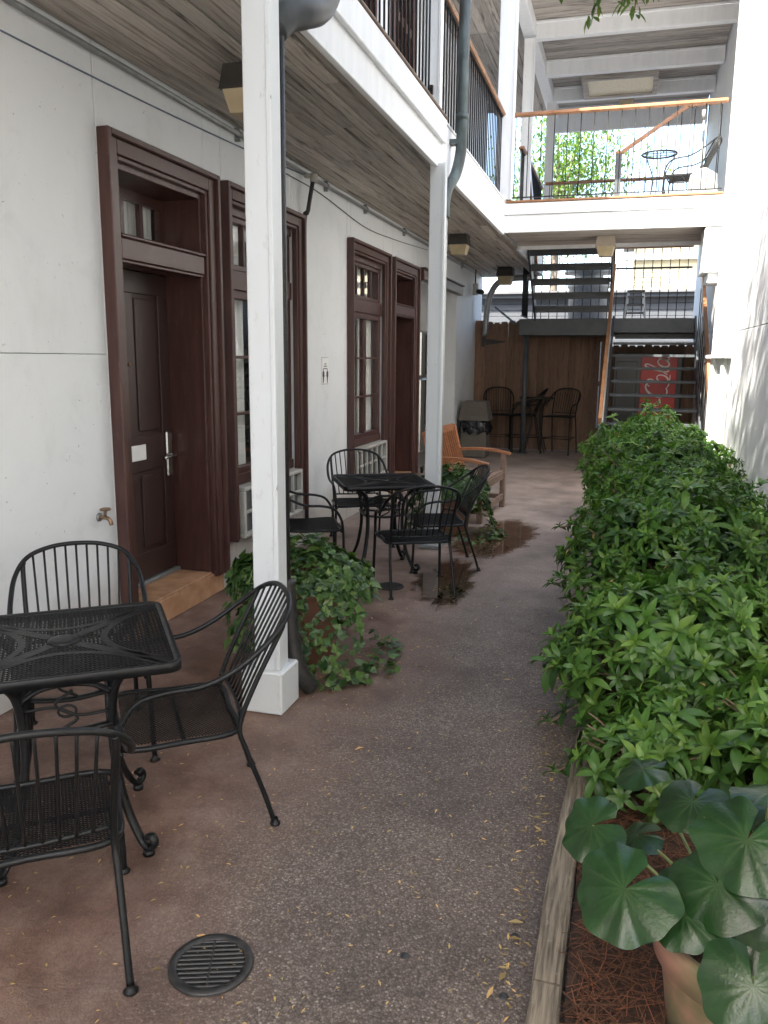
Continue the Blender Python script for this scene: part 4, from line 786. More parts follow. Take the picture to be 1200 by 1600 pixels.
def chair(dz=0):
    t = thing('patio_chair', '', 'chair', (0, 0, 0))
    def z(q): return q+dz
    seat_z = z(.42)
    fr = MB(); c = spline([(-.235, .225, seat_z), (-.24, 0, seat_z-.004), (-.215, -.205, seat_z), (0, -.215, seat_z), (.215, -.205, seat_z), (.24, 0, seat_z-.004), (.235, .225, seat_z), (0, .235, seat_z+.004)], 5, True)
    fr.tube(c, .0115, 8, True); fr.tube([(-.22, .0, seat_z-.012), (.22, 0, seat_z-.012)], .008, 6); part('seat_frame', fr, 'iron', t)
    part('seat', lattice(.45, .42, .0125, .0034, seat_z+.004, .01), 'iron', t)
    half = [(.262, .262, .0), (.258, .250, .2+dz*.5), (.252, .243, z(.42)), (.254, .225, z(.52)), (.260, .165, z(.605)), (.268, .06, z(.635)), (.274, -.07, z(.645)), (.276, -.195, z(.695)), (.260, -.325, z(.785)), (.208, -.410, z(.860)), (.11, -.446, z(.898)), (0, -.453, z(.908))]
    hoop = half+[(-x, y, q) for x, y, q in reversed(half[:-1])]
    h = MB(); h.tube(spline(hoop, 5), .0112, 8); feet(h, .262, .262); feet(h, -.262, .262); part('hoop_frame', h, 'iron', t)
    for s in (-1, 1):
        l = MB(); P = [(s*.232, -.345, .0), (s*.228, -.30, .15+dz*.4), (s*.222, -.235, .34+dz), (s*.218, -.215, z(.44)), (s*.222, -.275, z(.60)), (s*.228, -.375, z(.80)), (s*.224, -.393, z(.840))]
        l.tube(spline(P, 4), .0105, 8); feet(l, s*.232, -.345); part('rear_leg', l, 'iron', t)
        l = MB(); l.tube([(s*.247, .236, z(.415)), (s*.247, .236, z(.40))], .014, 8); part('leg_collar', l, 'iron', t)
    rl = MB(); rl.tube(spline([(-.219, -.22, z(.475)), (0, -.235, z(.47)), (.219, -.22, z(.475))], 5), .008, 6); part('back_rail', rl, 'iron', t)
    for k in range(9):
        q = (k-4)/4.; xb, xt = q*.165, q*.185; zt = z(.908)-.014*q*q-.024*q**4
        s_ = MB(); s_.tube(spline([(xb, -.234, z(.47)), ((xb+xt)/2, -.322, z(.66)), (xt, -.452+.012*q*q+.022*q**4, zt)], 3), .0052, 5); part('slat', s_, 'iron', t)
    if dz: fb = MB(); fb.tube(spline([(-.255, .245, .28), (.255, .245, .28), (.23, -.30, .28), (-.23, -.30, .28)], 1, True), .009, 6, True); part('foot_rail', fb, 'iron', t)
    for ch in t.children: ch.data.transform(Matrix.Diagonal((1, .9, .9 if not dz else 1, 1)))
    return t
def table():
    t = thing('patio_table', '', 'table', (0, 0, 0)); s = .355; zt = .72
    part('top_mesh', lattice(.68, .68, .0165, .0038, zt-.006), 'iron', t)
    def rr(hw, r, z): return [(sx*(hw-r)+r*math.cos(R_(a)), sy*(hw-r)+r*math.sin(R_(a)), z) for sx, sy, a0 in ((1, 1, 0), (-1, 1, 90), (-1, -1, 180), (1, -1, 270)) for a in (a0, a0+22, a0+45, a0+68, a0+90)]
    m = MB(); a, b2, c, d = rr(s, .05, zt), rr(s, .05, zt-.03), rr(s-.022, .035, zt-.001), rr(s-.022, .035, zt-.028); n = len(a)
    o2 = rr(s-.003, .05, zt+.003)
    m.add(a+b2+c+d+o2, sum([[(i, n+i, n+(i+1) % n, (i+1) % n), (4*n+i, i, (i+1) % n, 4*n+(i+1) % n), (2*n+i, 4*n+i, 4*n+(i+1) % n, 2*n+(i+1) % n), (n+i, 3*n+i, 3*n+(i+1) % n, n+(i+1) % n), (3*n+i, 2*n+i, 2*n+(i+1) % n, 3*n+(i+1) % n)] for i in range(n)], []), True); part('top_rim', m, 'iron', t)
    # solid pressed star: four curved straps and a hub
    m = MB()
    for k in range(4):
        a0 = R_(45+90*k); ca, sa = math.cos(a0), math.sin(a0)
        m.bar((ca*.06, sa*.06, zt-.006), (ca*.46, sa*.46, zt-.006), .040, .005)
        a1 = R_(90*k); cb, sb = math.cos(a1), math.sin(a1)
        P = spline([(-.30, .335, zt-.0055), (-.16, .19, zt-.0055), (0, .13, zt-.0055), (.16, .19, zt-.0055), (.30, .335, zt-.0055)], 5)
        for p, q in zip(P[:-1], P[1:]): m.bar((p.x*cb-p.y*sb, p.x*sb+p.y*cb, p.z), (q.x*cb-q.y*sb, q.x*sb+q.y*cb, q.z), .024, .004)
    part('top_straps', m, 'iron', t)
    m = MB(); m.lathe([(0, .004), (.035, .004), (.052, 0), (.052, -.012), (0, -.012)], (0, 0, zt), 20); part('hub', m, 'iron', t)
    for k in range(4):
        a0 = R_(45+90*k); ca, sa = math.cos(a0), math.sin(a0); m = MB()
        P = [(.36, zt-.03), (.27, zt-.07), (.215, .58), (.195, .45), (.20, .32), (.235, .17), (.29, .06), (.325, .030), (.352, .045), (.345, .072), (.322, .068)]
        Q = spline([(r*ca, r*sa, z) for r, z in P], 5); m.tube(Q, .0115, 7, flat=1.5); m.lathe([(0, .002), (.02, .002), (.02, .02), (0, .02)], (.325*ca, .325*sa, 0), 10); part('leg', m, 'iron', t)
        a1 = R_(90*k); cb, sb = math.cos(a1), math.sin(a1)
        def f(x, z, y=.142): return (x*cb-y*sb, x*sb+y*cb, z)
        m = MB(); m.tube(spline([f(-.14, .57), f(-.08, .605), f(0, .615), f(.08, .605), f(.14, .57)], 4), .009, 6, flat=2); m.tube(spline([f(-.14, .46), f(0, .445), f(.14, .46)], 4), .009, 6, flat=2)
        m.tube(spline([f(-.135, .505), f(-.05, .50), f(.0, .515), (f(.035, .55)), f(-.02, .59)], 4), .0055, 5); m.tube(spline([f(.135, .535), f(.05, .54), f(0, .52), f(-.03, .49), f(.03, .455)], 4), .0055, 5)
        P = [f(.028*math.cos(R_(q*30)), .52+.02*math.sin(R_(q*30))) for q in range(12)]; m.tube(P, .005, 5, True); part('scroll_apron', m, 'iron', t)
    return t
tb = table(); ca_ = chair()
def put(src, first, x, y, rz, lab, grp, name=None):
    o = src if first else copy_tree(src)
    o.location = (x, y, 0) if not isinstance(y, tuple) else (x, *y); o.rotation_euler = (0, 0, rz); o['label'] = lab; o['group'] = grp; return o
T1 = R_(37); C1 = (-1.78, 2.25); C2 = (-1.80, 6.18); T2 = R_(28)
put(tb, True, *C1, T1, 'square black mesh patio table in the left foreground', 'square mesh patio tables'); put(tb, False, *C2, T2, 'square black mesh patio table farther along between the two posts', 'square mesh patio tables')
G = 'black wrought iron patio chairs'
def face(x, y, tx, ty): return math.atan2(ty-y, tx-x)-math.pi/2
put(ca_, True, -1.51, 2.507, math.atan2(-.59, -.81)-math.pi/2, 'black iron armchair turned sideways in front of the first white post', G)
put(ca_, False, -1.542, 1.748, math.atan2(.78, -.62)-math.pi/2, 'nearest black iron armchair with its back to the camera, cut off at left', G)
put(ca_, False, -2.15, 2.83, math.atan2(-.80, .60)-math.pi/2, 'black iron armchair against the wall behind the foreground table', G)
put(ca_, False, -1.416, 5.726, math.atan2(.89, -.455)-math.pi/2, 'black iron armchair with its back to the camera at the far table by the drain', G)
put(ca_, False, -1.40, 6.42, math.atan2(-.37, -.93)-math.pi/2, 'black iron armchair seen from the side in front of the second post', G)
put(ca_, False, -2.24, 7.0, math.atan2(-.89, .45)-math.pi/2, 'black iron armchair behind the far table below the farther window', G)
put(ca_, False, -2.30, 5.90, math.atan2(.47, .88)-math.pi/2, 'black iron armchair half hidden behind the first post, arms showing at right', G)
put(ca_, False, .60, (11.75, 3.605), R_(80), 'black iron armchair up on the bridge behind the thin railing', G)
bc = chair(.25); bc.name = 'bar_chair'
G2 = 'tall black bar chairs by the fence'
put(bc, True, -2.18, 15.15, R_(190), 'tall black bar chair beside the bin in front of fence', G2); put(bc, False, -1.06, 15.10, R_(165), 'tall black bar chair right of the stair post against the fence', G2); put(bc, False, -1.72, 15.25, R_(100), 'tall black bar chair directly behind the thin stair post', G2)
bt = thing('bar_table', 'tall round black bar table against the fence between bar chairs', 'table', (-1.50, 15.15, 0))
m = MB(); m.lathe([(0, 1.0), (.30, 1.0), (.31, .99), (.30, .975), (0, .975)], n=28); part('tabletop', m, 'ironold', bt)
for k in range(4):
    a = R_(45+90*k); m = MB(); m.tube(spline([(.25*math.cos(a), .25*math.sin(a), .975), (.12*math.cos(a), .12*math.sin(a), .7), (.14*math.cos(a), .14*math.sin(a), .4), (.28*math.cos(a), .28*math.sin(a), .012)], 5), .011, 6); part('leg', m, 'ironold', bt)
m = MB(); m.tube([(.2*math.cos(R_(20*k)), .2*math.sin(R_(20*k)), .86) for k in range(18)], .009, 6, True); part('ring', m, 'ironold', bt)
# ring table and dustpan on the bridge
rt_ = thing('bistro_table', 'light round wire bistro table on the upper bridge beside chair', 'table', (.28, 12.0, 3.60))
m = MB(); m.tube([(.22*math.cos(R_(15*k)), .22*math.sin(R_(15*k)), .74) for k in range(24)], .012, 6, True); part('top_ring', m, 'iron', rt_)
m = MB(); m.lathe([(0, .742), (.215, .742), (.215, .736), (0, .736)], n=24); part('glass_top', m, 'glass', rt_)
for k in range(3): a = R_(120*k+20); m = MB(); m.tube(spline([(.21*math.cos(a), .21*math.sin(a), .735), (.08*math.cos(a), .08*math.sin(a), .4), (.2*math.cos(a), .2*math.sin(a), .002)], 5), .009, 6); part('leg', m, 'iron', rt_)
du = thing('lobby_dustpan', 'grey upright dustpan with long handle behind the bridge railing', 'dustpan', (.78, 11.15, 3.605))
m = MB(); m.frus((0, 0), .17, .13, .15, .10, .03, .27); part('pan', m, 'dustpan', du); m = MB(); m.frus((0, 0), .15, .10, .03, .03, .271, .36); part('hood', m, 'dustpan', du)
m = MB(); m.tube([(-.02, 0, .34), (-.04, 0, .98)], .013, 8); part('handle', m, 'dustpan', du); m = MB(); m.tube([(-.04, 0, .92), (-.042, 0, 1.02)], .025, 10); part('grip', m, 'dustpan', du)

# ------------------------------------------------------------------ bench
bn = thing('garden_bench', 'slatted orange-brown wooden bench facing the path past the second post', 'bench', (-1.55, 8.77, 0), R_(-4.5))
L = .56      # half length along y; front is +x (x=.26), back x=-.28
for s in (-1, 1):
    y = s*(L-.03)
    part('front_leg', B(.22, .28, y-.03, y+.03, 0.002, .62 if True else .5, bev=.006), 'benchgrey', bn)
    m = MB(); m.bar((-.20, y, 0.002), (-.22, y, .42), .055, .055, (1, 0, 0)); m.bar((-.22, y, .41), (-.36, y, .93), .055, .05, (1, 0, 0)); part('rear_leg', m, 'bench', bn)
    m = MB(); P = spline([(-.28, y, .645), (-.1, y, .66), (.12, y, .655), (.26, y, .63), (.33, y, .615)], 4)
    for p, q in zip(P[:-1], P[1:]): m.bar(p, q, .065, .028)
    part('arm_rest', m, 'bench', bn)
    part('side_rail', B(-.21, .22, y-.015, y+.015, .33, .40), 'benchgrey', bn); part('side_stretcher', B(-.21, .22, y-.015, y+.015, .10, .15), 'benchgrey', bn)
part('front_rail', B(.235, .265, -L+.06, L-.06, .33, .41, bev=.005), 'benchgrey', bn); part('low_stretcher', B(.235, .265, -L+.06, L-.06, .09, .16, bev=.005), 'benchgrey', bn)
for k in range(6): part('seat_slat', B(-.22+.082*k, -.155+.082*k, -L, L, .412, .432, bev=.004), 'benchgrey', bn)
def backpt(z): return -.225-(z-.42)*.27
m = MB(); m.bar((backpt(.90), -L+.06, .90), (backpt(.90), L-.06, .90), .03, .08, (0, 0, 1)); part('top_rail', m, 'bench', bn); m = MB(); m.bar((backpt(.49), -L+.06, .49), (backpt(.49), L-.06, .49), .028, .055, (0, 0, 1)); part('lower_rail', m, 'bench', bn)
for k in range(13):
    y = -L+.085+k*(2*L-.17)/12; m = MB(); m.bar((backpt(.51), y, .51), (backpt(.87), y, .87), .012, .034, (1, 0, 0)); part('back_slat', m, 'bench', bn)
# ------------------------------------------------------------------ bin
bi = thing('litter_bin', 'square pebble-finish litter bin with black liner by the far wall', 'bin', (-2.42, 14.1, 0))
part('body', B(-.22, .22, -.22, .22, .002, .55, bev=.02), 'lid', bi)
m = MB(); n = 40; vs = []
for j, (z, r) in enumerate(((.66, .235), (.60, .26), (.50, .275), (.42, .262))):
    for k in range(n):
        a = 2*math.pi*k/n; q = r*(1+.06*math.sin(k*2.9+j)+.05*math.sin(k*5.3+2*j)); c, s = math.cos(a), math.sin(a); e = (abs(c)**4+abs(s)**4)**-.25; vs.append((q*c*e*.95, q*s*e*.95, z+(.03*math.sin(k*1.7) if j == 3 else 0)))
m.add(vs, [(j*n+k, (j+1)*n+k, (j+1)*n+(k+1) % n, j*n+(k+1) % n) for j in range(3) for k in range(n)], True); part('bin_liner', m, 'bag', bi)
m = MB(); m.frus((0, 0), .26, .26, .20, .20, .64, .96); part('hood', m, 'lid', bi); part('flap', B(-.13, .13, -.245, -.215, .70, .86, bev=.01), 'lid', bi)

# ------------------------------------------------------------------ plants
def leaf_np(L, W, droop, fold, tone, nseg=4, curl=0):
    t = np.linspace(0, 1, nseg+1); wd = W*np.sin(np.pi*np.clip(t*.93+.06, 0, 1))**.8; wd[-1] = W*.04
    ang = droop*t; x = np.concatenate([[0], np.cumsum(np.cos(ang[:-1])*L/nseg)]); z = np.concatenate([[0], np.cumsum(-np.sin(ang[:-1])*L/nseg)])
    V = []
    for i in range(nseg+1):
        for s in (-1, 0, 1): V.append((x[i], s*wd[i]/2, z[i]+abs(s)*wd[i]*fold))
    F = [(i*3+j, i*3+j+1, (i+1)*3+j+1, (i+1)*3+j) for i in range(nseg) for j in (0, 1)]
    return np.array(V), np.array(F), np.full(len(V), tone)
def rotm(az, tilt):
    ca, sa, ct, st_ = math.cos(az), math.sin(az), math.cos(tilt), math.sin(tilt)
    return np.array([[ca, -sa, 0], [sa, ca, 0], [0, 0, 1]]) @ np.array([[ct, 0, -st_], [0, 1, 0], [st_, 0, ct]])
def join(items):
    V, F, T, o = [], [], [], 0
    for v, f, t in items: V.append(v); F.append(f+o); T.append(t); o += len(v)
    return np.concatenate(V), np.concatenate(F), np.concatenate(T)
def rosette(seed, Lm=.085):
    r = np.random.default_rng(seed); it = []; base = r.uniform(-.1, .45)
    for k in range(r.integers(8, 12)):
        ring = k/11.; L = Lm*(.55+.6*ring)*r.uniform(.85, 1.15); v, f, t = leaf_np(L, L*r.uniform(.27, .36), r.uniform(.5, 1.5), r.uniform(.05, .25), np.clip(base+r.uniform(-.15, .3)+(1-ring)*.45, 0, 1))
        R = rotm(k*2.4+r.uniform(-.3, .3), R_(62-80*ring)+r.uniform(-.3, .3)); it.append((v@R.T+np.array([0, 0, .012*(1-ring)]), f, t))
    return join(it)
ROS = [rosette(100+k) for k in range(7)]
ROSM = [npmesh('leaf_rosette', *r[:2], 'shrub', tone=r[2]) for r in ROS]
def align(nrm, spin):
    q = Vector((0, 0, 1)).rotation_difference(Vector(nrm)); return np.array((q.to_matrix() @ Matrix.Rotation(spin, 3, 'Z')))
def shrub(cx, cy, rx, ry, h, n, lab, nsep, seed, lm=1.0):
    r = np.random.default_rng(seed); s = thing('shrub', lab, 'shrub', (cx, cy, .05), 0, 'leafy shrubs along the right bed')
    m = MB(); stems = []
    for k in range(9):
        a = r.uniform(0, 6.28); q = r.uniform(.3, .8); e = Vector((rx*q*math.cos(a), ry*q*math.sin(a), h*r.uniform(.5, .8)))
        m.tube(spline([(r.uniform(-.06, .06), r.uniform(-.06, .06), -.04), (e.x*.35, e.y*.35, e.z*.5), tuple(e)], 4), [.012-.0007*i for i in range(9)], 5)
    part('stems', m, 'twig', s)
    P = []
    for k in range(n):
        u = r.uniform(-1, 1); a = r.uniform(0, 2*math.pi); zz = r.uniform(.03, 1)**.8
        prof = (1-max(0, (zz-.55)/.45)**2.4)**.5*(.72+.35*min(1, zz/.5))
        dep = 1-.42*r.random()**1.6
        lump = 1+.14*math.sin(3*a+seed)+.12*math.sin(7*a+zz*6+seed)
        if r.random() < .45: dep2 = math.sqrt(r.random()); zz = .80+.2*r.random(); lumpz = 1+.10*math.sin(a*2+dep2*5+seed)+.10*math.sin(a*5-dep2*7); P.append((rx*dep2*prof_top(dep2)*math.cos(a)*lump, ry*dep2*math.sin(a)*lump, h*(1-.45*dep2**3.2)*lumpz*(1-.22*r.random()**2), a, dep2, 1))
        else: P.append((rx*prof*dep*lump*math.cos(a), ry*prof*dep*lump*math.sin(a), h*zz, a, prof, 0))
    # keep the biggest-showing (camera side, outer) rosettes as single parts
    out = []; sep = 0
    order = sorted(range(n), key=lambda i: (P[i][1]*.6 + (-P[i][2])*.6 + P[i][0]*.15))
    for idx in order:
        x, y, z, a, d, top = P[idx]
        nx, ny, nz = (math.cos(a)*.55*d, math.sin(a)*.55*d, 1.0) if top else (math.cos(a)*.85, math.sin(a)*.85, .55)
        nr = Vector((nx+r.uniform(-.35, .35), ny+r.uniform(-.35, .35), nz+r.uniform(-.2, .3))).normalized(); sp = r.uniform(0, 6.28); sc = lm*r.uniform(.7, 1.4); k = int(r.integers(0, len(ROS)))
        if x+cx > .98: x = .98-cx-r.uniform(0, .1)
        if sep < nsep:
            o = part('leaf_rosette', ROSM[k], None, s, (x, y, z)); o.rotation_euler = Matrix(align(nr, sp).tolist()).to_euler(); o.scale = (sc, sc, sc); sep += 1
        else: v, f, t = ROS[k]; out.append((v*sc@align(nr, sp).T+np.array([x, y, z]), f, np.clip(t+r.uniform(-.3, .25), 0, 1)))
    dl = []
    for k in range(int(n*.09)):
        x, y, z, a, d, top = P[int(r.integers(0, n))]; v, f, t = leaf_np(.06, .022, r.uniform(.3, 1.4), .3, r.random(), 3); dl.append((v@rotm(r.uniform(0, 6.28), r.uniform(-1.2, .4)).T+np.array([min(x*1.02, .97-cx), y, z+.01]), f, t))
    V, F, T = join(dl); part('dead_leaves', npmesh('dead_leaves', V, F, 'deadleaf', tone=T), None, s, kind='stuff')
    tw = MB()
    for k in range(16):
        a = r.uniform(0, 6.28); e = Vector((rx*.95*math.cos(a), ry*.95*math.sin(a), h*r.uniform(.45, 1.02))); e.x = min(e.x, .96-cx)
        tw.tube(spline([(e.x*.3, e.y*.3, e.z*.45), (e.x*.75, e.y*.75, e.z*.85), tuple(e)], 4), [.006-.0004*i for i in range(9)], 5)
    part('twigs', tw, 'twig', s)
    V, F, T = join(out); part('foliage', npmesh('foliage', V, F, 'shrub', tone=T), None, s, kind='stuff'); return s
def prof_top(d): return 1.0
SH = [(.20, 3.02, .27, .30, .30, 150, 'low leafy shrub hugging the timber edging behind the round leaves', 110, 1.05),
      (.74, 3.02, .36, .36, .50, 260, 'small low shrub at right edge just behind the big round leaves', 150, 1.15),
      (.34, 3.75, .52, .50, .62, 520, 'nearest leafy shrub right behind the leopard plant, branches over the timber edging', 240, 1.18),
      (.38, 4.75, .58, .54, .82, 600, 'second leafy shrub with bright rosettes level with the first pot', 200, 1.12),
      (.78, 5.25, .26, .40, .74, 240, 'narrow leafy shrub pressed against right wall beside the second shrub', 40, 1.0),
      (.40, 5.85, .60, .56, .84, 660, 'third leafy shrub level with the nearer drain', 120, 1.05),
      (.40, 6.95, .60, .58, .92, 700, 'fourth leafy shrub level with the second post', 60, 1.0),
      (.36, 8.05, .64, .60, .96, 760, 'fifth leafy shrub opposite the bench, bulging at the path', 20, .95),
      (.30, 9.15, .64, .66, 1.00, 800, 'farthest leafy shrub, tallest and sunlit, just before the stairs', 10, .92)]
for i, (cx, cy, rx, ry, h, n, lab, ns, lm) in enumerate(SH): shrub(cx, cy, rx, ry, h, n, lab, ns, 20+i, lm)
for (x, y, z, bx, by) in ((-.30, 3.80, .24, .10, 3.9), (-.22, 3.35, .14, .12, 3.5), (-.16, 2.95, .12, .15, 3.2), (-.40, 6.3, .40, .0, 6.2), (-.34, 5.0, .30, .05, 4.9)):
    sp = [o for o in bpy.data.objects if o.name.startswith('shrub') and o.parent is None]; sp = min(sp, key=lambda o: abs(o.location.y-by)); L0 = Vector(sp.location)
    P = spline([Vector((bx, by, .15))-L0, Vector(((x+bx)/2, (y+by)/2, z*.8+.12))-L0, Vector((x, y, z))-L0], 5)
    m = MB(); m.tube(P, .004, 5); part('branch', m, 'twig', sp)
    for k, q in enumerate(P[4::2]):
        o = part('leaf_rosette', ROSM[k % 7], None, sp, q); o.rotation_euler = Matrix(align(Vector((-.5, -.4+.3*k, .8)).normalized(), k*1.9).tolist()).to_euler(); o.scale = (1.05,)*3
# ivy pots
def ivyleaf(tone, s):
    pts = np.array([(0, 0), (.30, -.42), (.55, -.22), (1.0, 0), (.55, .22), (.30, .42)])*s; z = np.array([0, -.06, -.02, -.12, -.02, -.06])*s
    V = np.column_stack([pts, z]); F = np.array([(0, 1, 2, 2), (0, 2, 3, 3), (0, 3, 4, 4), (0, 4, 5, 5)])[:, :3]; return V, F, np.full(6, tone)
IVL = [npmesh('ivy_leaf', *ivyleaf(t, .062)[:2], 'ivy', tone=ivyleaf(t, .062)[2], smooth=False) for t in (.05, .25, .5, .75, 1.0)]
def ivypot(cx, cy, pr, ph, sx, sy, n, nsep, plab, ilab, seed, trail):
    p = thing('terracotta_pot', plab, 'pot', (cx, cy, 0), 0, 'terracotta pots with ivy')
    m = MB(); m.lathe([(0, .002), (pr*.72, .002), (pr*.93, ph*.78), (pr*.95, ph*.79)], n=36); part('body', m, 'terra', p)
    m = MB(); m.lathe([(pr*.95, ph*.79), (pr*1.06, ph*.80), (pr*1.07, ph), (pr*.94, ph), (pr*.92, ph*.86), (0, ph*.86)], n=36); part('rim', m, 'terra', p)
    r = np.random.default_rng(seed); iv = thing('ivy_plant', ilab, 'ivy', (cx, cy, ph*.86), 0, 'ivy plants spilling from pots')
    pos = []
    for k in range(n):
        a = r.uniform(0, 2*math.pi); q = r.random(); lump = 1+.16*math.sin(3*a+seed)+.12*math.sin(5*a+2*seed)
        if q < .42:   # dome
            d = math.sqrt(r.random()); x, y = sx*.85*d*math.cos(a), sy*.85*d*math.sin(a); z = ph+(.17+.06*math.sin(4*a+seed))*(1-d**2)+.02*r.random()-.03; nr = (math.cos(a)*.6*d, math.sin(a)*.6*d, 1)
        elif q < .965:  # skirt
            zz = r.random(); cover = .5+.5*math.sin(2.0*a+seed*1.3)+.25*math.sin(5*a)
            if zz < .85-.9*cover: zz = .8+.2*r.random()
            wv = pr*1.05+(sx-pr)*(.55+.6*(1-zz)**1.2)*lump; x, y = wv*math.cos(a), wv*sy/sx*math.sin(a); z = max(.03, (ph+.05)*zz); nr = (math.cos(a), math.sin(a), .55)
        else:
            d = r.random(); a = trail+r.uniform(-.9, .9); x, y = (sx-.06+.16*d)*math.cos(a), (sy-.06+.16*d)*math.sin(a); z = .025+.10*(1-d)*r.random(); nr = (0, 0, 1)
        pos.append((x, y, z, nr))
    order = sorted(range(n), key=lambda i: pos[i][1]-.3*pos[i][2]); out = []
    for c, i in enumerate(order):
        x, y, z, nr = pos[i]; nv = Vector((nr[0]+r.uniform(-.5, .5), nr[1]+r.uniform(-.5, .5), nr[2]+r.uniform(-.4, .4))).normalized(); sp = r.uniform(0, 6.28); s = r.uniform(.6, 1.25); t = r.random()**1.4
        if c < nsep:
            o = part('ivy_leaf', IVL[int(t*4.99)], None, iv, (x, y, z-ph*.86)); o.rotation_euler = Matrix(align(nv, sp).tolist()).to_euler(); o.scale = (s, s, s)
        else: v, f, tt = ivyleaf(t, .062*s); out.append((v@align(nv, sp).T+np.array([x, y, z-ph*.86]), f, tt))
    V, F, T = join(out); part('ivy_foliage', npmesh('ivy_foliage', V, F, 'ivy', tone=T, smooth=False), None, iv, kind='stuff')
    m = MB()
    for k in range(26):
        a = r.uniform(0, 6.28); wv = pr*1.05+(sx-pr)*.3; m.tube(spline([(.6*pr*math.cos(a), .6*pr*math.sin(a), 0), (pr*1.0*math.cos(a+.1), pr*math.sin(a+.1), .13), (wv*math.cos(a+.2), wv*math.sin(a+.2), -.05), (wv*.95*math.cos(a+.3), wv*.95*math.sin(a+.3), -ph*.3)], 3), .0028, 4)
    part('vines', m, 'twig', iv)
ivypot(-1.66, 4.12, .225, .49, .47, .44, 2800, 290, 'terracotta pot smothered in ivy behind the first white post', 'dark green ivy spilling over the nearer pot behind first post', 3, -.2)
ivypot(-1.53, 7.66, .22, .47, .42, .40, 2600, 200, 'ivy-covered terracotta pot between second post and the bench', 'lighter green ivy spilling over the farther pot beside the bench', 5, -.7)
# leopard plant in its pot
lp = thing('large_terracotta_pot', 'large mossy terracotta pot cut off at the lower right corner', 'pot', (.38, 1.88, 0))
pr, ph = .232, .36
m = MB(); m.lathe([(0, .03), (pr*.78, .03), (pr*.86, ph*.5), (pr*.93, ph*.78)], n=44); part('body', m, 'terra2', lp)
m = MB(); m.lathe([(pr*.93, ph*.77), (pr*1.0, ph*.79), (pr*1.02, ph*.97), (pr*.99, ph), (pr*.90, ph), (pr*.88, ph*.86)], n=44); part('rim', m, 'terra2', lp)
m = MB(); m.lathe([(pr*.885, ph*.84), (0, ph*.86)], n=30); part('potting_soil', m, 'soil', lp)
def bigleaf(seed):
    r = np.random.default_rng(seed); NA, NR = 80, 8; V = []; vein = []; tone = []
    nv = 13
    for j in range(NR+1):
        rho = j/NR
        for i in range(NA+1):
            th = -math.pi+.16+(2*math.pi-.32)*i/NA           # notch at th = pi
            notch = 1-.30*math.exp(-((math.pi-abs(th))/.36)**2)
            rad = rho*(1+.05*math.sin(3*th+seed)+.03*math.sin(9*th+seed))*notch
            ph_ = (th+math.pi)/(2*math.pi)*nv; dv = abs(ph_-round(ph_))*2*math.pi/nv*max(rho, .12)
            ve = math.exp(-(dv/.017)**2)*(1-.8*rho)
            z = -.20*rho**2+.008*rho*math.cos(2*math.pi*ph_)+.06*rho**3*math.sin(4*th+seed)+.03*rho**3*math.sin(9*th+2*seed)+.05*rho*math.exp(-((math.pi-abs(th))/.5)**2)
            V.append((rad*math.cos(th)+.25, rad*math.sin(th)*1.10, z)); vein.append(ve); tone.append(r.uniform(.3, .6))
    F = [(j*(NA+1)+i, j*(NA+1)+i+1, (j+1)*(NA+1)+i+1, (j+1)*(NA+1)+i) for j in range(NR) for i in range(NA)]
    V = np.array(V); V[:, 0] -= .25; return npmesh('leaf', V, np.array(F), 'bigleaf', tone=tone, vein=vein)
BL = [bigleaf(k) for k in range(4)]
le = thing('leopard_plant', 'leopard plant with big round glossy leaves in the corner pot', 'plant', (.38, 1.88, .30))
LEAVES = [(-.01, 2.12, .42, .092), (.07, 1.74, .50, .112), (.11, 2.19, .37, .080), (.23, 2.03, .58, .088), (.33, 1.84, .61, .115), (.27, 1.79, .52, .102), (.20, 1.76, .45, .078), (.30, 1.48, .52, .092), (.12, 2.33, .50, .082),
          (.40, 1.80, .48, .105), (.40, 2.02, .64, .08), (.52, 1.70, .55, .11), (.60, 2.05, .58, .11), (.68, 1.80, .50, .11), (.48, 2.22, .50, .10), (.50, 1.52, .48, .09), (.30, 2.0, .42, .10), (.22, 1.90, .40, .09), (.36, 1.78, .42, .085), (.50, 1.92, .66, .10)]
pc_ = Vector((.38, 1.88, .30))
for k, (x, y, z, r) in enumerate(LEAVES):
    ctr = Vector((x, y, z)); outw = Vector((x-.38, y-1.88, 0)); outw = outw.normalized() if outw.length > .03 else Vector((-.3, -.9, 0)).normalized()
    nrm = Vector((0, 0, 1))+outw*random.uniform(.25, .6)+Vector((-.15, -.75, .1))*random.uniform(.5, 1.1); nrm.normalize()
    hint = outw*.7+Vector((random.uniform(-.5, .5), -.6, 0)); xa = (hint-nrm*hint.dot(nrm)).normalized(); ya = nrm.cross(xa)
    o = part('leaf', BL[k % 4], None, le, ctr-pc_); o.rotation_euler = Matrix((xa, ya, nrm)).transposed().to_euler(); o.scale = (r, r, r)
    a = pc_+Vector(((x-.38)*.25, (y-1.88)*.25, 0)); e = ctr-nrm*.003; mid = (a+e)/2+Vector((0, 0, .03))+outw*.02
    m = MB(); m.tube(spline([tuple(a-pc_), tuple(mid-pc_), tuple(e-pc_)], 6), .0045, 6); part('leaf_stalk', m, 'stem', le)
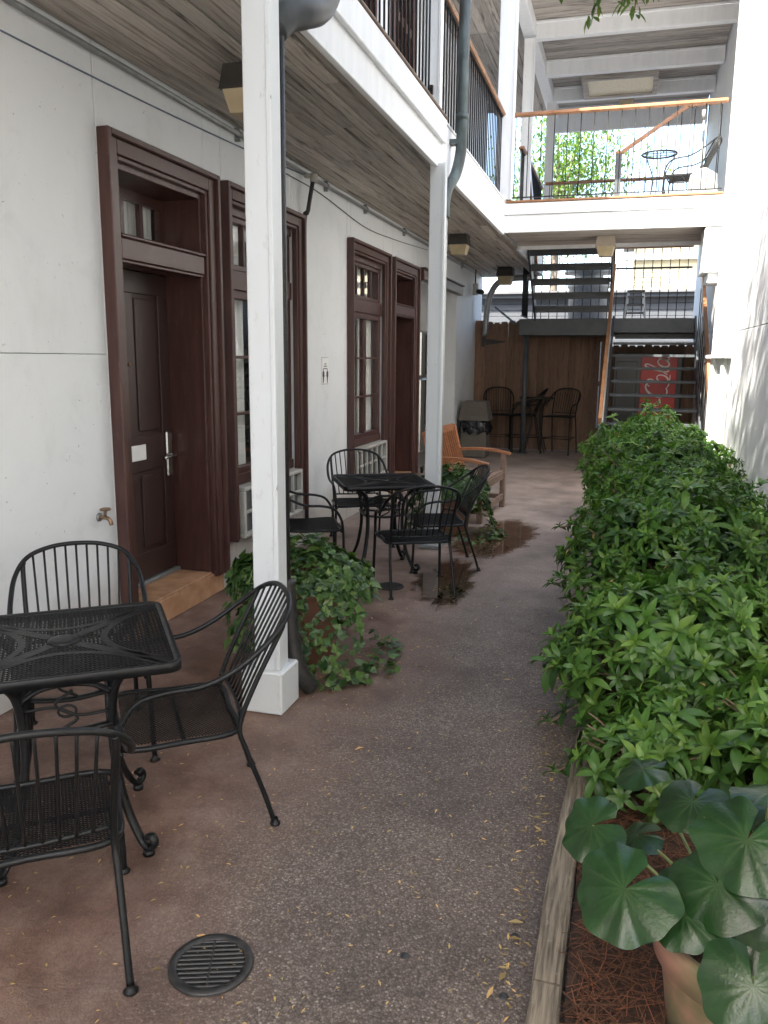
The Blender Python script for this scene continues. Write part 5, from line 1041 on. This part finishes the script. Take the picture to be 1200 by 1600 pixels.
# pine straw
N = 20000; r = rng; P = np.column_stack([r.uniform(-.03, 1.0, N), .9+3.6*r.random(N)**1.2, r.uniform(.05, .115, N)]); A = r.uniform(0, math.pi, N); Ln = r.uniform(.05, .14, N); D = np.column_stack([np.cos(A), np.sin(A), r.uniform(-.22, .22, N)])*Ln[:, None]; Q = np.column_stack([-np.sin(A), np.cos(A), np.zeros(N)])*.0012
V = np.stack([P-D/2-Q, P-D/2+Q, P+D/2+Q, P+D/2-Q], 1).reshape(-1, 3); F = np.arange(4*N).reshape(-1, 4); T = np.repeat(r.random(N), 4)
part('pine_straw', npmesh('pine_straw', V, F, 'straw', tone=T, smooth=False), None, kind='stuff')['label'] = 'reddish pine straw mulch under the shrubs'
# fallen leaves: drifts by the kerb, by the pots and scattered
def litter(n, fx, fy, zf, smin, smax, name, lab):
    it = []
    for k in range(n):
        s = random.uniform(smin, smax); v, f, t = leaf_np(s, s*random.uniform(.25, .45), random.uniform(-.4, .6), random.uniform(0, .3), random.random(), 2); x, y = fx(), fy(); it.append((v@rotm(random.uniform(0, 6.28), random.uniform(-.2, .2)).T+np.array([x, y, zf()+.006]), f, t))
    V, F, T = join(it); part(name, npmesh(name, V, F, 'deadleaf', tone=T, smooth=False), None, kind='stuff')['label'] = lab
litter(300, lambda: -.17-abs(random.gauss(0, .05)), lambda: random.uniform(.9, 6.5), lambda: 0, .012, .026, 'fallen_leaves', 'yellow fallen leaves drifted along the timber edging')
litter(46, lambda: random.choice((random.uniform(-.28, -.16), random.uniform(-.02, .3), random.uniform(-1.9, -.3))), lambda: random.uniform(1.2, 4.5), lambda: .004, .028, .048, 'fallen_leaves', 'larger curled brown leaves lying near the timber edging')
litter(1150, lambda: random.uniform(-2.2, -.25), lambda: 1.2+5.5*random.random()**1.3, lambda: 0, .009, .022, 'fallen_leaves', 'small yellow leaves scattered on the paving')
litter(380, lambda: random.gauss(-1.25, .18), lambda: random.gauss(4.2, .55), lambda: 0, .009, .02, 'fallen_leaves', 'yellow leaves gathered on the paving by the nearer pot')
litter(170, lambda: random.gauss(-1.15, .18), lambda: random.choice((random.gauss(5.7, .3), random.gauss(7.4, .5))), lambda: .003, .010, .024, 'fallen_leaves', 'soggy leaves lying in the wet patches')
# ------------------------------------------------------------------ trees
def tree(name, lab, x, y, h, crown_c, crown_r, nl, ls, seed, trunk_r=.12, limbs=8, twig=None):
    r = np.random.default_rng(seed); t = thing(name, lab, 'tree', (x, y, 0)); cc = Vector(crown_c)-Vector((x, y, 0)); m = MB()
    base = cc*1.0; base.z = max(1.5, cc.z-crown_r[2]*.7)
    m.tube(spline([(0, 0, -.05), (base.x*.25, base.y*.25, base.z*.5), (base.x*.6, base.y*.6, base.z)], 5), [trunk_r*(1-.05*i) for i in range(11)], 9); part('trunk', m, 'bark', t)
    cen = []
    for k in range(limbs):
        d = Vector(r.normal(size=3)); d.normalize(); q = r.uniform(.45, .85); e = cc+Vector((d.x*crown_r[0]*q, d.y*crown_r[1]*q, d.z*crown_r[2]*q)); cen.append(e)
        l = MB(); s0 = Vector((base.x*.6, base.y*.6, base.z)); l.tube(spline([tuple(s0), tuple((s0+e)/2+Vector((0, 0, .2))), tuple(e)], 4), [trunk_r*.45*(1-.09*i) for i in range(9)], 6); part('limb', l, 'bark', t)
    it = []
    for k in range(nl):
        c = cen[int(r.integers(0, len(cen)))]; d = r.normal(size=3)*.36*np.array(crown_r); pnt = np.array(c)+d
        s = ls*r.uniform(.7, 1.3); v, f, tt = leaf_np(s, s*.42, r.uniform(0, .8), .1, r.random(), 2); it.append((v@rotm(r.uniform(0, 6.28), r.uniform(-1.2, .6)).T+pnt, f, tt))
    V, F, T = join(it); part('crown', npmesh('crown', V, F, 'treeleaf', tone=T, smooth=False), None, t, kind='stuff')
    return t
tree('garden_tree', 'distant pale green tree seen through the upper bridge railing', -2.5, 29, 9, (-2.4, 29, 7.6), (2.2, 1.8, 2.0), 9000, .16, 3, .2, 10)
tr_ = tree('courtyard_tree', 'tree whose leafy twigs hang down at the top edge over the courtyard', .70, -1.2, 7, (-.2, 1.2, 7.0), (1.8, 3.2, 1.1), 22000, .10, 4, .11, 18)
m = MB(); it = []; O = Vector((.70, -1.2, 0))
for ti, (a, b2, c) in enumerate((((-.02, 3.5, 3.75), (-.10, 3.8, 3.40), (-.10, 3.95, 3.17)), ((-.12, 3.75, 3.45), (-.16, 3.85, 3.28), (-.22, 3.88, 3.10)), ((-.14, 3.6, 3.6), (-.28, 3.72, 3.38), (-.335, 3.75, 3.16)), ((-.02, 3.7, 3.6), (-.03, 3.9, 3.35), (-.05, 4.0, 3.14)), ((.0, 3.9, 3.55), (.01, 4.0, 3.38), (.02, 4.05, 3.24)))):
    P = spline([a, b2, c], 7); m.tube([tuple(p-O) for p in P], .0028, 5)
    for i, p in enumerate(P[4:]):
        for s_ in (-1, 0, 1):
            Ls = random.uniform(.045, .075); v, f, tt = leaf_np(Ls, Ls*random.uniform(.34, .44), random.uniform(.2, .7), .1, random.random(), 3)
            it.append((v@rotm(random.uniform(0, 6.28), R_(random.uniform(-80, 5))).T+np.array(p-O)+np.array([random.uniform(-.02, .02), 0, random.uniform(-.01, .01)]), f, tt))
part('twig', m, 'twig', tr_); V, F, T = join(it); part('twig_leaves', npmesh('twig_leaves', V, F, 'treeleaf', tone=T, smooth=False), None, tr_, kind='stuff')
m = MB(); m.tube(spline([(.2-.7, 1.5+1.2, 6.0), (.05-.7, 2.8+1.2, 5.0), (-.05-.7, 3.6+1.2, 3.75), (-.12-.7, 3.75+1.2, 3.45)], 5), .008, 6); part('limb', m, 'bark', tr_)
